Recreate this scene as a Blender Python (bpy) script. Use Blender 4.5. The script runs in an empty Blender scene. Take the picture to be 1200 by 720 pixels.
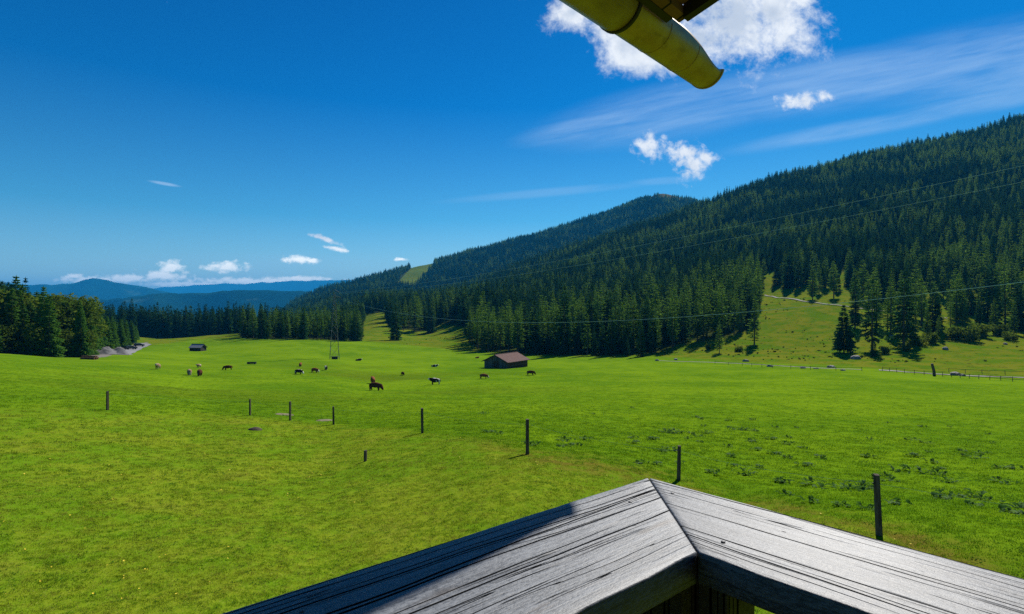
import bpy, bmesh, math, random
import numpy as np
from mathutils import Vector, Matrix, Euler

R = math.radians
rng = np.random.default_rng(7)
random.seed(7)
scene = bpy.context.scene
COL = scene.collection

# ------------------------------------------------------------------ camera
FPX, CU, CV = 667.0, 600.0, 360.0          # focal length and centre for a 1200 x 720 frame
cam_d = bpy.data.cameras.new('camera')
cam_d.sensor_width = 36.0
cam_d.lens = 36.0 * FPX / 1200.0
cam_d.clip_start = 0.02
cam_d.clip_end = 60000.0
cam = bpy.data.objects.new('camera', cam_d)
cam.rotation_euler = (R(90), 0, 0)
COL.objects.link(cam)
scene.camera = cam

SUN_AZ, SUN_EL = 29.0, 40.0                 # azimuth from +Y towards +X
SUN_STR, SKY_STR, EXPO = 5.0, 0.069, 0.42
SKY_SAT = 1.1
SKY_RAMP = [(0.0, (1.45, 1.42, 1.25)), (.05, (1.15, 1.34, 1.2)), (.15, (.38, 1.0, 1.12)), (.33, (.015, .62, 1.06)), (.60, (.012, .50, .95))]   # polarised, clear mountain sky
CLOUD, CLOUD_G, CIRRUS = (10.5, 10.9, 11.4), (5.6, 6.6, 8.2), (5.5, 7.8, 10.8)   # radiance before the sky strength
HAZE_COL, HAZE_D = (0.03, 0.46, 1.0, 1.0), 8.2e-5

# ------------------------------------------------------------------ small helpers
def smooth(a, b, x):
    t = np.clip((x - a) / (b - a), 0, 1)
    return t * t * (3 - 2 * t)

def _hash(ix, iy, seed):
    h = (ix * 374761393 + iy * 668265263 + seed * 1442695041) & 0xFFFFFFFF
    h = ((h ^ (h >> 13)) * 1274126177) & 0xFFFFFFFF
    return ((h ^ (h >> 16)) & 0xFFFF) / 65535.0

def vnoise(x, y, seed=0):
    x = np.asarray(x, float); y = np.asarray(y, float)
    ix = np.floor(x).astype(np.int64); iy = np.floor(y).astype(np.int64)
    fx = x - ix; fy = y - iy
    fx = fx * fx * (3 - 2 * fx); fy = fy * fy * (3 - 2 * fy)
    a = _hash(ix, iy, seed); b = _hash(ix + 1, iy, seed)
    c = _hash(ix, iy + 1, seed); d = _hash(ix + 1, iy + 1, seed)
    return (a * (1 - fx) + b * fx) * (1 - fy) + (c * (1 - fx) + d * fx) * fy

def fbm(x, y, oct=4, seed=0):
    s = 0; a = 0.5; n = 0
    for i in range(oct):
        s = s + a * vnoise(x * 2 ** i, y * 2 ** i, seed + i); n += a; a *= 0.5
    return s / n

def tag(o, label=None, cat=None, group=None, kind=None):
    if label: o['label'] = label
    if cat: o['category'] = cat
    if group: o['group'] = group
    if kind: o['kind'] = kind
    return o

def empty(name, loc=(0, 0, 0), rz=0.0, label=None, cat=None, group=None):
    o = bpy.data.objects.new(name, None)
    o.location = loc; o.rotation_euler = (0, 0, rz)
    o.empty_display_size = 0.2
    COL.objects.link(o)
    return tag(o, label, cat, group)

def mesh_np(name, verts, faces, mats=(), smooth_shade=False):
    me = bpy.data.meshes.new(name)
    me.from_pydata([tuple(v) for v in verts], [], [tuple(f) for f in faces])
    for m in mats: me.materials.append(m)
    if smooth_shade:
        me.polygons.foreach_set('use_smooth', [True] * len(me.polygons))
    me.update()
    return me

def link(name, me, parent=None, loc=None):
    o = bpy.data.objects.new(name, me)
    if parent: o.parent = parent
    if loc is not None: o.location = loc
    COL.objects.link(o)
    return o

class MB:
    """collects boxes, bars and tubes of one part into one mesh"""
    def __init__(self): self.v = []; self.f = []
    def add(self, vs, fs):
        b = len(self.v); self.v += [tuple(p) for p in vs]; self.f += [tuple(i + b for i in f) for f in fs]
    def frame_box(self, o, ex, ey, ez, x0, x1, y0, y1, z0, z1):
        o, ex, ey, ez = map(Vector, (o, ex, ey, ez))
        c = [o + ex * x + ey * y + ez * z for z in (z0, z1) for y in (y0, y1) for x in (x0, x1)]
        self.add(c, [(0, 2, 3, 1), (4, 5, 7, 6), (0, 1, 5, 4), (2, 6, 7, 3), (0, 4, 6, 2), (1, 3, 7, 5)])
    def box(self, x0, x1, y0, y1, z0, z1):
        self.frame_box((0, 0, 0), (1, 0, 0), (0, 1, 0), (0, 0, 1), x0, x1, y0, y1, z0, z1)
    def tube(self, pts, r, n=8, cap=True):
        pts = [Vector(p) for p in pts]
        rs = r if isinstance(r, (list, tuple)) else [r] * len(pts)
        rings = []
        for i, p in enumerate(pts):
            t = (pts[min(i + 1, len(pts) - 1)] - pts[max(i - 1, 0)]).normalized()
            a = Vector((0, 0, 1)) if abs(t.z) < 0.9 else Vector((1, 0, 0))
            u = t.cross(a).normalized(); w = t.cross(u)
            rings.append([p + (u * math.cos(2 * math.pi * k / n) + w * math.sin(2 * math.pi * k / n)) * rs[i] for k in range(n)])
        vs = [q for g in rings for q in g]; fs = []
        for i in range(len(pts) - 1):
            for k in range(n):
                fs.append((i * n + k, i * n + (k + 1) % n, (i + 1) * n + (k + 1) % n, (i + 1) * n + k))
        if cap:
            fs.append(tuple(range(n - 1, -1, -1))); m = (len(pts) - 1) * n
            fs.append(tuple(m + k for k in range(n)))
        self.add(vs, fs)
    def build(self, name, mat, parent=None, loc=None, bevel=0.0, smooth_shade=False):
        me = mesh_np(name, self.v, self.f, [mat], smooth_shade)
        bm = bmesh.new(); bm.from_mesh(me)
        bmesh.ops.recalc_face_normals(bm, faces=bm.faces)
        if bevel > 0:
            es = [e for e in bm.edges if len(e.link_faces) == 2 and e.calc_face_angle(0) > 0.5]
            bmesh.ops.bevel(bm, geom=es, offset=bevel, segments=3, affect='EDGES', profile=0.6)
        bm.to_mesh(me); bm.free()
        return link(name, me, parent, loc)

# ------------------------------------------------------------------ node helpers
class NT:
    def __init__(self, tree):
        self.t = tree; self.n = tree.nodes; self.l = tree.links
    def new(self, typ, **kw):
        nd = self.n.new(typ)
        for k, v in kw.items(): setattr(nd, k, v)
        return nd
    def put(self, sock, val):
        if val is None: return
        if isinstance(val, bpy.types.NodeSocket): self.l.new(val, sock)
        else: sock.default_value = val
    def m(self, op, a, b=None, c=None, clamp=False):
        nd = self.new('ShaderNodeMath', operation=op); nd.use_clamp = clamp
        self.put(nd.inputs[0], a); self.put(nd.inputs[1], b); self.put(nd.inputs[2], c)
        return nd.outputs[0]
    def vm(self, op, a, b=None):
        nd = self.new('ShaderNodeVectorMath', operation=op)
        self.put(nd.inputs[0], a); self.put(nd.inputs[1], b)
        return nd.outputs[0]
    def comb(self, x, y, z):
        nd = self.new('ShaderNodeCombineXYZ')
        for i, v in enumerate((x, y, z)): self.put(nd.inputs[i], v)
        return nd.outputs[0]
    def sep(self, v):
        nd = self.new('ShaderNodeSeparateXYZ'); self.put(nd.inputs[0], v); return nd.outputs
    def noise(self, vec, scale=1.0, detail=4.0, rough=0.5, dist=0.0, lac=2.0):
        nd = self.new('ShaderNodeTexNoise')
        self.put(nd.inputs['Vector'], vec); self.put(nd.inputs['Scale'], scale)
        nd.inputs['Detail'].default_value = detail; nd.inputs['Roughness'].default_value = rough
        nd.inputs['Lacunarity'].default_value = lac
        nd.inputs['Distortion'].default_value = dist
        return nd.outputs[0]
    def sstep(self, x, a, b):
        nd = self.new('ShaderNodeMapRange', interpolation_type='SMOOTHSTEP')
        self.put(nd.inputs[0], x); self.put(nd.inputs[1], a); self.put(nd.inputs[2], b)
        return nd.outputs[0]
    def mix(self, f, a, b, blend='MIX'):
        nd = self.new('ShaderNodeMix', data_type='RGBA', blend_type=blend)
        self.put(nd.inputs[0], f)
        def c4(x): return (*x, 1.0) if isinstance(x, (tuple, list)) and len(x) == 3 else x
        self.put(nd.inputs[6], c4(a)); self.put(nd.inputs[7], c4(b))
        return nd.outputs[2]
    def bump(self, h, strength=0.5, dist=0.01, normal=None):
        nd = self.new('ShaderNodeBump')
        nd.inputs['Strength'].default_value = strength; nd.inputs['Distance'].default_value = dist
        self.put(nd.inputs['Height'], h)
        if normal is not None: self.put(nd.inputs['Normal'], normal)
        return nd.outputs[0]

def material(name):
    m = bpy.data.materials.new(name); m.use_nodes = True
    nt = NT(m.node_tree); b = nt.n['Principled BSDF']
    return m, nt, b

def simple_mat(name, c1, c2, scale=3.0, rough=0.8, metal=0.0, bump=0.0, stretch=(1, 1, 1), spec=0.3):
    m, nt, b = material(name)
    tc = nt.new('ShaderNodeTexCoord').outputs['Object']
    rnd = nt.new('ShaderNodeObjectInfo').outputs['Random']
    v = nt.vm('MULTIPLY', tc, stretch)
    v = nt.vm('ADD', v, nt.comb(nt.m('MULTIPLY', rnd, 37.0), nt.m('MULTIPLY', rnd, 11.0), 0.0))
    n = nt.noise(v, scale, 6, 0.6)
    nt.put(b.inputs['Base Color'], nt.mix(nt.sstep(n, 0.3, 0.7), c1, c2))
    b.inputs['Roughness'].default_value = rough; b.inputs['Metallic'].default_value = metal
    b.inputs['Specular IOR Level'].default_value = spec
    if bump: nt.put(b.inputs['Normal'], nt.bump(n, bump, 0.02))
    return m

# ------------------------------------------------------------------ terrain
# each column: image column u -> (depth, image row) or (depth, None, height) of the lie of the land along that direction
PROF = {
 -300: [(8,None,-4.9),(36,None,-5.6),(90,None,-8.0),(150,None,-9),(300,None,8),(600,None,40),(1500,None,60),(4000,None,0)],
 0:    [(8,None,-4.9),(36,470),(80,433),(130,415),(180,404),(260,None,-8),(420,None,-4),(700,None,-20),(1500,None,-80),(4000,None,-200)],
 70:   [(8,None,-4.9),(36,476),(80,440),(130,422),(170,415),(230,410),(330,None,-18),(600,None,-40),(1500,None,-90),(4000,None,-220)],
 126:  [(8,None,-4.9),(36,481),(80,445),(130,425),(180,414),(260,404),(330,399),(500,None,-26),(900,None,-60),(1500,None,-100),(4000,None,-240)],
 230:  [(8,None,-4.9),(40,483),(80,455),(115,439),(150,428),(230,412),(300,403),(380,397),(480,None,-28),(900,None,-60),(1500,None,-100),(4000,None,-260)],
 300:  [(8,None,-4.9),(40,485),(80,457),(115,440),(150,430),(200,418),(260,404),(330,395),(400,None,-19),(520,None,-28),(900,None,-52),(1500,None,-80),(2500,None,-120),(4000,None,-240)],
 345:  [(8,None,-4.9),(38,493),(80,459),(120,440),(160,429),(200,417),(260,404),(330,396),(500,399),(900,380),(1500,363),(1900,355),(2200,None,-20),(4000,None,-200)],
 390:  [(8,None,-4.9),(36,498),(80,460),(120,442),(160,429),(210,419),(270,406),(330,399),(450,393),(600,385),(900,368),(1700,347),(2000,339),(2400,None,20),(4000,None,-150)],
 440:  [(8,None,-4.9),(30,506),(50,482),(80,462),(115,450),(150,436),(200,422),(260,410),(310,403),(350,399),(480,372),(600,365),(800,357),(1300,352),(1900,329),(2100,324),(2500,None,60),(4000,None,-100)],
 500:  [(8,None,-4.9),(27,510),(50,480),(80,462),(120,447),(150,436),(200,422),(260,412),(320,405),(400,392),(500,377),(700,363),(900,352),(1050,348),(1400,None,8),(2000,316),(2200,306),(2600,None,120),(4000,None,0)],
 560:  [(8,None,-4.9),(22,525),(50,479),(80,462),(120,447),(160,433),(220,421),(280,411),(330,398),(420,380),(600,362),(850,345),(1050,335),(1180,330),(1500,None,40),(2150,296),(2300,290),(2800,None,180),(4000,None,100)],
 600:  [(8,None,-4.9),(20,535),(50,478),(80,462),(120,447),(165,432),(230,420),(280,412),(350,397),(450,378),(600,358),(850,334),(1100,320),(1250,315),(1550,None,70),(2200,283),(2350,279),(2900,None,220),(4000,None,150)],
 700:  [(8,None,-4.9),(20,541),(40,496),(80,462),(120,447),(170,431),(230,418),(280,409),(350,388),(450,366),(600,341),(850,309),(1100,290),(1300,284),(1700,None,120),(2400,249),(3000,None,330),(4000,None,300)],
 775:  [(8,None,-4.9),(20,552),(40,498),(80,463),(120,447),(170,431),(230,416),(280,398),(400,365),(600,330),(850,292),(1100,268),(1250,262),(1500,None,160),(1900,258),(2380,229),(2500,207),(2640,226),(3200,None,420),(4000,None,380)],
 850:  [(8,None,-4.9),(20,564),(40,501),(80,463),(120,447),(165,433),(205,422),(225,414),(270,390),(400,352),(600,308),(850,264),(1050,238),(1150,234),(1500,None,190),(2600,None,430),(4000,None,300)],
 930:  [(8,None,-4.9),(15,592),(20,566),(40,502),(80,464),(120,446),(155,433),(190,424),(212,417),(260,388),(310,362),(420,336),(600,294),(850,244),(1050,210),(1120,208),(1500,None,225),(4000,None,300)],
 1000: [(8,None,-4.9),(13,605),(20,568),(40,503),(80,464),(120,446),(150,434),(185,424),(205,416),(250,389),(300,363),(450,322),(700,255),(900,210),(1050,188),(1120,187),(1500,None,260),(4000,None,250)],
 1100: [(8,None,-4.9),(12,618),(20,569),(40,505),(80,466),(120,447),(140,441),(155,436),(180,422),(230,392),(280,374),(450,314),(700,236),(900,185),(1000,165),(1080,162),(1500,None,290),(4000,None,250)],
 1200: [(8,None,-4.9),(11.2,630),(20,570),(40,508),(80,467),(120,449),(138,443),(160,430),(200,407),(250,388),(300,366),(450,300),(700,218),(900,158),(1000,138),(1080,136),(1500,None,320),(4000,None,250)],
 1500: [(8,None,-4.9),(20,575),(40,515),(80,470),(110,452),(140,430),(200,395),(300,340),(500,260),(800,150),(1000,None,330),(1500,None,330),(4000,None,250)],
}
NR, RMIN, RMAX = 460, 1.2, 20000.0
LR = np.linspace(math.log(RMIN), math.log(RMAX), NR)
cols_t, cols_z = [], []
for u in sorted(PROF):
    th = math.atan2(u - CU, FPX); rr, zz = [], []
    for p in PROF[u]:
        D = p[0]; z = p[2] if len(p) == 3 else -(p[1] - CV) / FPX * D
        rr.append(math.log(D / math.cos(th))); zz.append(z)
    rr.append(math.log(20000)); zz.append(-480.0)
    cols_t.append(th); cols_z.append(np.interp(np.exp(LR), np.exp(rr), zz))
back_r = [math.log(v) for v in (8, 60, 300, 1000, 20000)]
for th, far in ((math.pi, 30), (-math.pi, 30), (-2.2, 25), (2.2, 120)):
    cols_t.append(th); cols_z.append(np.interp(LR, back_r, [-4.9, -4.4, far * .3, far, -300]))
o_ = np.argsort(cols_t); cols_t = np.array(cols_t)[o_]; cols_z = np.array(cols_z)[o_]
NT_ = 1440
TH = np.linspace(-math.pi, math.pi, NT_ + 1)
TAB = np.empty((NT_ + 1, NR))
for j in range(NR): TAB[:, j] = np.interp(TH, cols_t, cols_z[:, j])
def gauss1(a, sig, axis, mode):
    n = int(sig * 3) + 1; k = np.exp(-0.5 * (np.arange(-n, n + 1) / sig) ** 2); k /= k.sum()
    pad = [(0, 0), (0, 0)]; pad[axis] = (n, n)
    b = np.pad(a, pad, mode=mode)
    out = np.zeros_like(a)
    for i, w in enumerate(k):
        sl = [slice(None), slice(None)]; sl[axis] = slice(i, i + a.shape[axis]); out += w * b[tuple(sl)]
    return out
TAB = gauss1(TAB, 2.4, 0, 'wrap')
TAB = gauss1(TAB, 2.2, 1, 'edge')

def height(x, y):
    x = np.asarray(x, float); y = np.asarray(y, float)
    r = np.maximum(np.hypot(x, y), RMIN * 1.001); th = np.arctan2(x, y)
    a = (th + math.pi) / (2 * math.pi) * NT_; b = (np.log(r) - LR[0]) / (LR[1] - LR[0])
    ia = np.clip(a.astype(int), 0, NT_ - 1); ib = np.clip(b.astype(int), 0, NR - 2)
    fa = a - ia; fb = np.clip(b - ib, 0, 1)
    z = (TAB[ia, ib] * (1 - fa) + TAB[ia + 1, ib] * fa) * (1 - fb) + (TAB[ia, ib + 1] * (1 - fa) + TAB[ia + 1, ib + 1] * fa) * fb
    far = smooth(200, 500, r)
    z = z + (fbm(x / 14, y / 14, 3, 3) - .5) * 0.32 * smooth(9, 30, r)
    z = z + (fbm(x / 2.6, y / 2.6, 3, 9) - .5) * 0.09 * smooth(4, 9, r)
    z = z + (fbm(x / 60, y / 60, 4, 21) - .5) * 9.0 * far
    z = z + (fbm(x / 320, y / 320, 3, 31) - .5) * 40.0 * smooth(500, 1100, r)
    return z

def hit(u, v, dmin=7.0, dmax=4000.0):
    """first point of the land seen in the direction of photo pixel (u, v)"""
    D = np.exp(np.linspace(math.log(dmin), math.log(dmax), 3000))
    x = (u - CU) / FPX * D; zr = -(v - CV) / FPX * D
    below = zr <= height(x, D)
    i = int(np.argmax(below)) if below.any() else len(D) - 1
    d = float(D[i]); return Vector(((u - CU) / FPX * d, d, float(height((u - CU) / FPX * d, d))))

def ground(x, y): return float(height(x, y))
def uv_of(x, y, z): return CU + FPX * x / y, CV - FPX * z / y

def in_poly(px, py, poly):
    px = np.asarray(px, float); py = np.asarray(py, float)
    ins = np.zeros(px.shape, bool); n = len(poly)
    for i in range(n):
        x1, y1 = poly[i]; x2, y2 = poly[(i + 1) % n]
        c = ((y1 > py) != (y2 > py)) & (px < (x2 - x1) * (py - y1) / (y2 - y1 + 1e-12) + x1)
        ins ^= c
    return ins

# the near fence line (posts at the edge of the mown bank)
POSTS_UV = [(126,481,22),(293,487,19),(340,493,22),(391,498,21),(495,508,29),(618,533,41),(795,563,40),(1031,628,70)]
POSTS = [hit(u, v) for u, v, h in POSTS_UV]
fence_th = np.array([math.atan2(p.x, p.y) for p in POSTS]); fence_r = np.array([math.hypot(p.x, p.y) for p in POSTS])
fth = np.concatenate([[-1.3], fence_th, [0.80, 1.2]]); fr = np.concatenate([[44], fence_r, [12.3, 11]])
def fence_dist(x, y):
    return np.interp(np.arctan2(x, y), fth, fr)

# lower edge of the forest per image column -> depth
EDGE = [(-300,420),(0,414),(70,419),(104,419),(112,411),(150,407.5),(160,401)]
EDGE2 = [(284,397.5),(300,398),(345,398.5),(390,399),(420,400),(428,399),(432,371),(447,370),(452,383),(470,387),(490,390),(507,388),(516,381),(543,384),(549,402),(560,411),(600,416),(700,417.5),(770,415),(800,404),(850,399),(884,388),(898,349),(950,352),(985,357),(1000,372),(1012,392),(1060,402),(1100,399),(1200,404),(1500,410)]
def edge_curve(lst):
    us = np.array([e[0] for e in lst]); ds = np.array([hit(e[0], e[1], 60.0).y for e in lst])
    return us, ds
EL_U, EL_D = edge_curve(EDGE); ER_U, ER_D = edge_curve(EDGE2)

def forest_mask(x, y, z):
    """1 where the wood stands"""
    y = np.maximum(y, 1.0); u = CU + FPX * x / y; v = CV - FPX * z / y
    left = (u < 160) & (y > np.interp(u, EL_U, EL_D)) & (y < 430)
    row = (u > 60) & (u < 284) & (y > 430) & (y < 640)
    right = (u >= 284) & (y > np.interp(u, ER_U, ER_D) + (fbm(x / 25, y / 25, 3, 5) - .5) * 16)
    ski = (y > 1500) & in_poly(u, v, [(462,334),(482,314),(496,306),(500,285),(510,285),(509,311),(496,327),(486,337)])
    summit = (y > 2200) & (v < 234 + (fbm(x / 60, y / 60, 3, 15) - .5) * 10) & (u > 740) & (u < 835)
    glade = (y < 700) & in_poly(u, v, [(424,402),(427,368),(452,366),(453,384),(450,398)])
    return (left | row | right) & ~ski & ~summit & ~glade

def make_ground():
    th = np.concatenate([np.arange(-180, -56, 2.5), np.arange(-56, 54, 0.17), np.arange(54, 180, 2.5)])
    th = np.radians(th); n = len(th)
    rr = np.exp(np.concatenate([np.linspace(math.log(1.4), math.log(5000), 540), np.linspace(math.log(5200), math.log(16000), 24)])); m = len(rr)
    T, Rr = np.meshgrid(th, rr, indexing='ij')
    X = Rr * np.sin(T); Y = Rr * np.cos(T); Z = height(X, Y)
    V = np.stack([X, Y, Z], -1).reshape(-1, 3)
    i, j = np.meshgrid(np.arange(n), np.arange(m - 1), indexing='ij'); i2 = (i + 1) % n
    Fq = np.stack([i * m + j, i * m + j + 1, i2 * m + j + 1, i2 * m + j], -1).reshape(-1, 4)
    me = bpy.data.meshes.new('ground')
    me.vertices.add(len(V)); me.vertices.foreach_set('co', V.ravel().astype(np.float32))
    me.loops.add(Fq.size); me.polygons.add(len(Fq))
    me.loops.foreach_set('vertex_index', Fq.ravel().astype(np.int32))
    me.polygons.foreach_set('loop_start', np.arange(0, Fq.size, 4, dtype=np.int32))
    me.polygons.foreach_set('use_smooth', np.ones(len(Fq), bool))
    me.update(calc_edges=True); me.validate()
    x, y, z = V[:, 0], V[:, 1], V[:, 2]; r = np.hypot(x, y)
    ys = np.maximum(y, 1.0); u = CU + FPX * x / ys; v = CV - FPX * z / ys
    fd = fence_dist(x, y) * (1 + (fbm(x / 3, y / 3, 3, 41) - .5) * .12)
    mown = 1 - smooth(0.93, 1.06, r / fd)
    strip = np.exp(-((r / fd - 0.98) / 0.09) ** 2) * smooth(-0.15, 0.05, np.arctan2(x, y))
    fm = forest_mask(x, y, z) & ~((u > 890) & (y < np.interp(u, ER_U, ER_D) + 150))
    fm = (fm & ~((u > 284) & (y < np.interp(u, ER_U, ER_D) + 6))).astype(float)
    # pasture ends at the foot of the hill
    mu = [(-300,420),(100,416),(230,398),(300,396),(425,400),(470,404),(560,413),(700,419),(770,418),(850,423),(930,427),(1000,430),(1040,433),(1100,437),(1200,444),(1500,460)]
    md = np.array([hit(a, b, 60.).y for a, b in mu]); mm = np.array([a for a, b in mu])
    rough = smooth(-4, 5, y - np.interp(u, mm, md)) * (y > 60)
    rough = np.where((y > 60), rough, 0)
    gravel = in_poly(u, v, [(97,411),(112,405),(150,406),(172,401),(172,405),(140,414),(122,419),(100,419)]) & (y > 100) & (y < 420)
    a1 = np.stack([mown, fm, rough, gravel.astype(float)], -1).astype(np.float32)
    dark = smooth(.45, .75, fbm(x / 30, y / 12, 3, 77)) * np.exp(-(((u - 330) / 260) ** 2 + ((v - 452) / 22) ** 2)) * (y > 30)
    summit = smooth(240, 232, v) * ((y > 2200) & (u > 735) & (u < 840))
    a2 = np.stack([strip, dark, summit, np.ones_like(strip)], -1).astype(np.float32)
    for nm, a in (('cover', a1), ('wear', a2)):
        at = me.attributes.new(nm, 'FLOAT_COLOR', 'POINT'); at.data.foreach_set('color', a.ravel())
    o = link('ground', me); o['kind'] = 'structure'
    return o, float(Z.min())

GRASS_A, GRASS_B = (0.088, 0.180, 0.006), (0.166, 0.268, 0.008)
MOWN_A, MOWN_B, MOWN_C = (0.114, 0.222, 0.006), (0.192, 0.248, 0.012), (0.240, 0.228, 0.036)

def ground_material():
    m, nt, b = material('ground')
    pos = nt.new('ShaderNodeNewGeometry').outputs['Position']
    def attr(nm):
        return nt.new('ShaderNodeAttribute', attribute_name=nm)
    c = attr('cover'); sc = nt.new('ShaderNodeSeparateColor'); nt.put(sc.inputs[0], c.outputs['Color'])
    w = attr('wear'); sw = nt.new('ShaderNodeSeparateColor'); nt.put(sw.inputs[0], w.outputs['Color'])
    mown, forest, rough, gravel = sc.outputs[0], sc.outputs[1], sc.outputs[2], c.outputs['Alpha']
    n30 = nt.noise(pos, 0.035, 5, 0.6); n5 = nt.noise(pos, 0.22, 5, 0.6)
    n1 = nt.noise(pos, 1.3, 6, 0.65); n01 = nt.noise(pos, 9.0, 5, 0.7); nf = nt.noise(pos, 45.0, 3, 0.7)
    t = nt.m('ADD', nt.m('MULTIPLY', n30, 0.45), nt.m('ADD', nt.m('MULTIPLY', n5, 0.35), nt.m('MULTIPLY', n1, 0.2)))
    past = nt.mix(nt.sstep(t, 0.40, 0.60), GRASS_A, GRASS_B)
    past = nt.mix(nt.m('MULTIPLY', nt.sstep(nt.noise(pos, 0.09, 6, 0.7), 0.55, 0.72), 0.55), past, (0.165, 0.255, 0.006))
    past = nt.mix(nt.m('MULTIPLY', nt.sstep(nf, 0.45, 0.75), 0.35), past, (0.06, 0.14, 0.004))
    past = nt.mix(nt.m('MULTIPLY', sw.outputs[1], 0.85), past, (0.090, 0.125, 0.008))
    mo = nt.mix(nt.sstep(nt.m('ADD', nt.m('MULTIPLY', n5, .6), nt.m('MULTIPLY', n1, .4)), 0.40, 0.60), MOWN_A, MOWN_B)
    mo = nt.mix(nt.m('MULTIPLY', nt.sstep(n01, 0.5, 0.7), 0.4), mo, (0.09, 0.165, 0.006))
    mo = nt.mix(nt.m('MULTIPLY', nt.sstep(nf, 0.55, 0.75), 0.5), mo, MOWN_C)
    s1_, s2_ = nt.noise(pos, 7.0, 4, 0.7), nt.noise(pos, 21.0, 3, 0.7)
    mo = nt.mix(nt.m('MULTIPLY', nt.sstep(nt.noise(pos, 0.45, 6, 0.7), 0.54, 0.66), 0.30), mo, (0.185, 0.175, 0.026))
    mo = nt.mix(nt.m('MULTIPLY', nt.sstep(s1_, 0.48, 0.66), 0.65), mo, (0.075, 0.150, 0.005))
    mo = nt.mix(nt.m('MULTIPLY', nt.sstep(s2_, 0.54, 0.70), 0.60), mo, (0.29, 0.29, 0.055))
    past = nt.mix(nt.m('MULTIPLY', nt.sstep(s1_, 0.50, 0.70), 0.40), past, (0.06, 0.14, 0.004))
    col = nt.mix(mown, past, mo)
    col = nt.mix(nt.m('MULTIPLY', sw.outputs[0], nt.sstep(n1, 0.35, 0.65)), col, (0.155, 0.125, 0.020))
    ro = nt.mix(nt.sstep(nt.noise(pos, 0.12, 6, 0.65), 0.38, 0.62), (0.085, 0.160, 0.006), (0.165, 0.180, 0.012))
    ro = nt.mix(nt.sstep(nt.noise(pos, 0.5, 5, 0.7), 0.56, 0.68), ro, (0.035, 0.05, 0.010))
    col = nt.mix(rough, col, ro)
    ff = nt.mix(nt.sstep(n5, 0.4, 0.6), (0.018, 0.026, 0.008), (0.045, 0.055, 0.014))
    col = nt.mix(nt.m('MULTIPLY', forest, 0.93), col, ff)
    col = nt.mix(sw.outputs[2], col, (0.13, 0.105, 0.05))
    gr = nt.mix(nt.sstep(n1, 0.35, 0.65), (0.15, 0.13, 0.11), (0.24, 0.22, 0.20))
    col = nt.mix(gravel, col, gr)
    nt.put(b.inputs['Base Color'], col)
    b.inputs['Roughness'].default_value = 1.0; b.inputs['Specular IOR Level'].default_value = 0.0
    h = nt.m('ADD', nt.m('MULTIPLY', n1, 0.35), nt.m('ADD', nt.m('MULTIPLY', n01, 0.12), nt.m('MULTIPLY', nf, 0.04)))
    nt.put(b.inputs['Normal'], nt.bump(h, 0.7, 0.16))
    return m

ground_o, ZMIN = make_ground()
ground_o.data.materials.append(ground_material())

# ------------------------------------------------------------------ far mountains
def mountain_mat(name, c1, c2, cl):
    m, nt, b = material(name)
    pos = nt.new('ShaderNodeNewGeometry').outputs['Position']
    n = nt.noise(pos, 0.0022, 8, 0.6)
    col = nt.mix(nt.sstep(n, 0.4, 0.6), c1, c2)
    n2 = nt.noise(nt.vm('MULTIPLY', pos, (1, 1, 2.2)), 0.0032, 6, 0.62)
    col = nt.mix(nt.m('MULTIPLY', nt.sstep(n2, 0.62, 0.70), 0.8), col, cl)
    nt.put(b.inputs['Base Color'], col); b.inputs['Roughness'].default_value = 1.0
    b.inputs['Specular IOR Level'].default_value = 0.0
    nt.put(b.inputs['Normal'], nt.bump(nt.noise(pos, 0.012, 8, 0.7), 0.8, 30.0))
    return m
M_MOUNT = mountain_mat('mountain_forest', (0.004, 0.024, 0.016), (0.010, 0.040, 0.020), (0.05, 0.09, 0.05))

def mountain(name, D, ridge, depth, seed, base=-480.0):
    """a ridge of real depth: crest line given by (u, v) seen from the balcony, with spurs running down both sides"""
    us = np.linspace(ridge[0][0], ridge[-1][0], 220)
    vs = np.interp(us, [p[0] for p in ridge], [p[1] for p in ridge])
    k = np.exp(-0.5 * (np.arange(-6, 7) / 2.5) ** 2); k /= k.sum()
    vs = np.convolve(np.pad(vs, 6, mode='edge'), k, mode='valid')
    X = (us - CU) / FPX * D; Zc = -(vs - CV) / FPX * D
    Zc = Zc + (fbm(us / 9, us * 0, 4, seed) - .5) * D * .0045
    s = np.linspace(-1, 1, 61); V = []
    for si in s:
        prof = (1 - abs(si)) ** 1.15
        yy = D + si * depth + (fbm(X / (depth * .35), X * 0 + si * 1.5, 3, seed + 5) - .5) * depth * .35 * (1 - abs(si))
        zz = base + (Zc - base) * prof + (fbm(X / (depth * .2), np.full_like(X, si * 5 + seed), 5, seed + 9) - .5) * (Zc - base) * .55 * (1 - abs(2 * abs(si) - 1)) * np.minimum(1, abs(si) * 4)
        V.append(np.stack([X * (yy / D), yy, zz], -1))
    V = np.array(V); a, bq = V.shape[:2]; V = V.reshape(-1, 3)
    F = [(i * bq + j, i * bq + j + 1, (i + 1) * bq + j + 1, (i + 1) * bq + j) for i in range(a - 1) for j in range(bq - 1)]
    o = link(name, mesh_np(name, V, F, [M_MOUNT], True)); o['kind'] = 'structure'
    return o
mountain('mountain', 4600, [(-420,352),(-100,345),(0,338),(45,346),(90,351),(130,353),(160,346),(185,345),(205,341),(225,346),(240,344),(268,341),(290,339),(310,342),(340,340),(380,342),(450,349),(700,356),(1000,358)], 1500, 11)
mountain('mountain', 8000, [(-500,335),(-120,330),(10,332),(40,333.5),(70,334),(92,330.5),(107,325.5),(118,325),(137,331),(150,334),(165,334.5),(180,339),(205,345),(260,352),(400,357)], 1700, 23)
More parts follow.
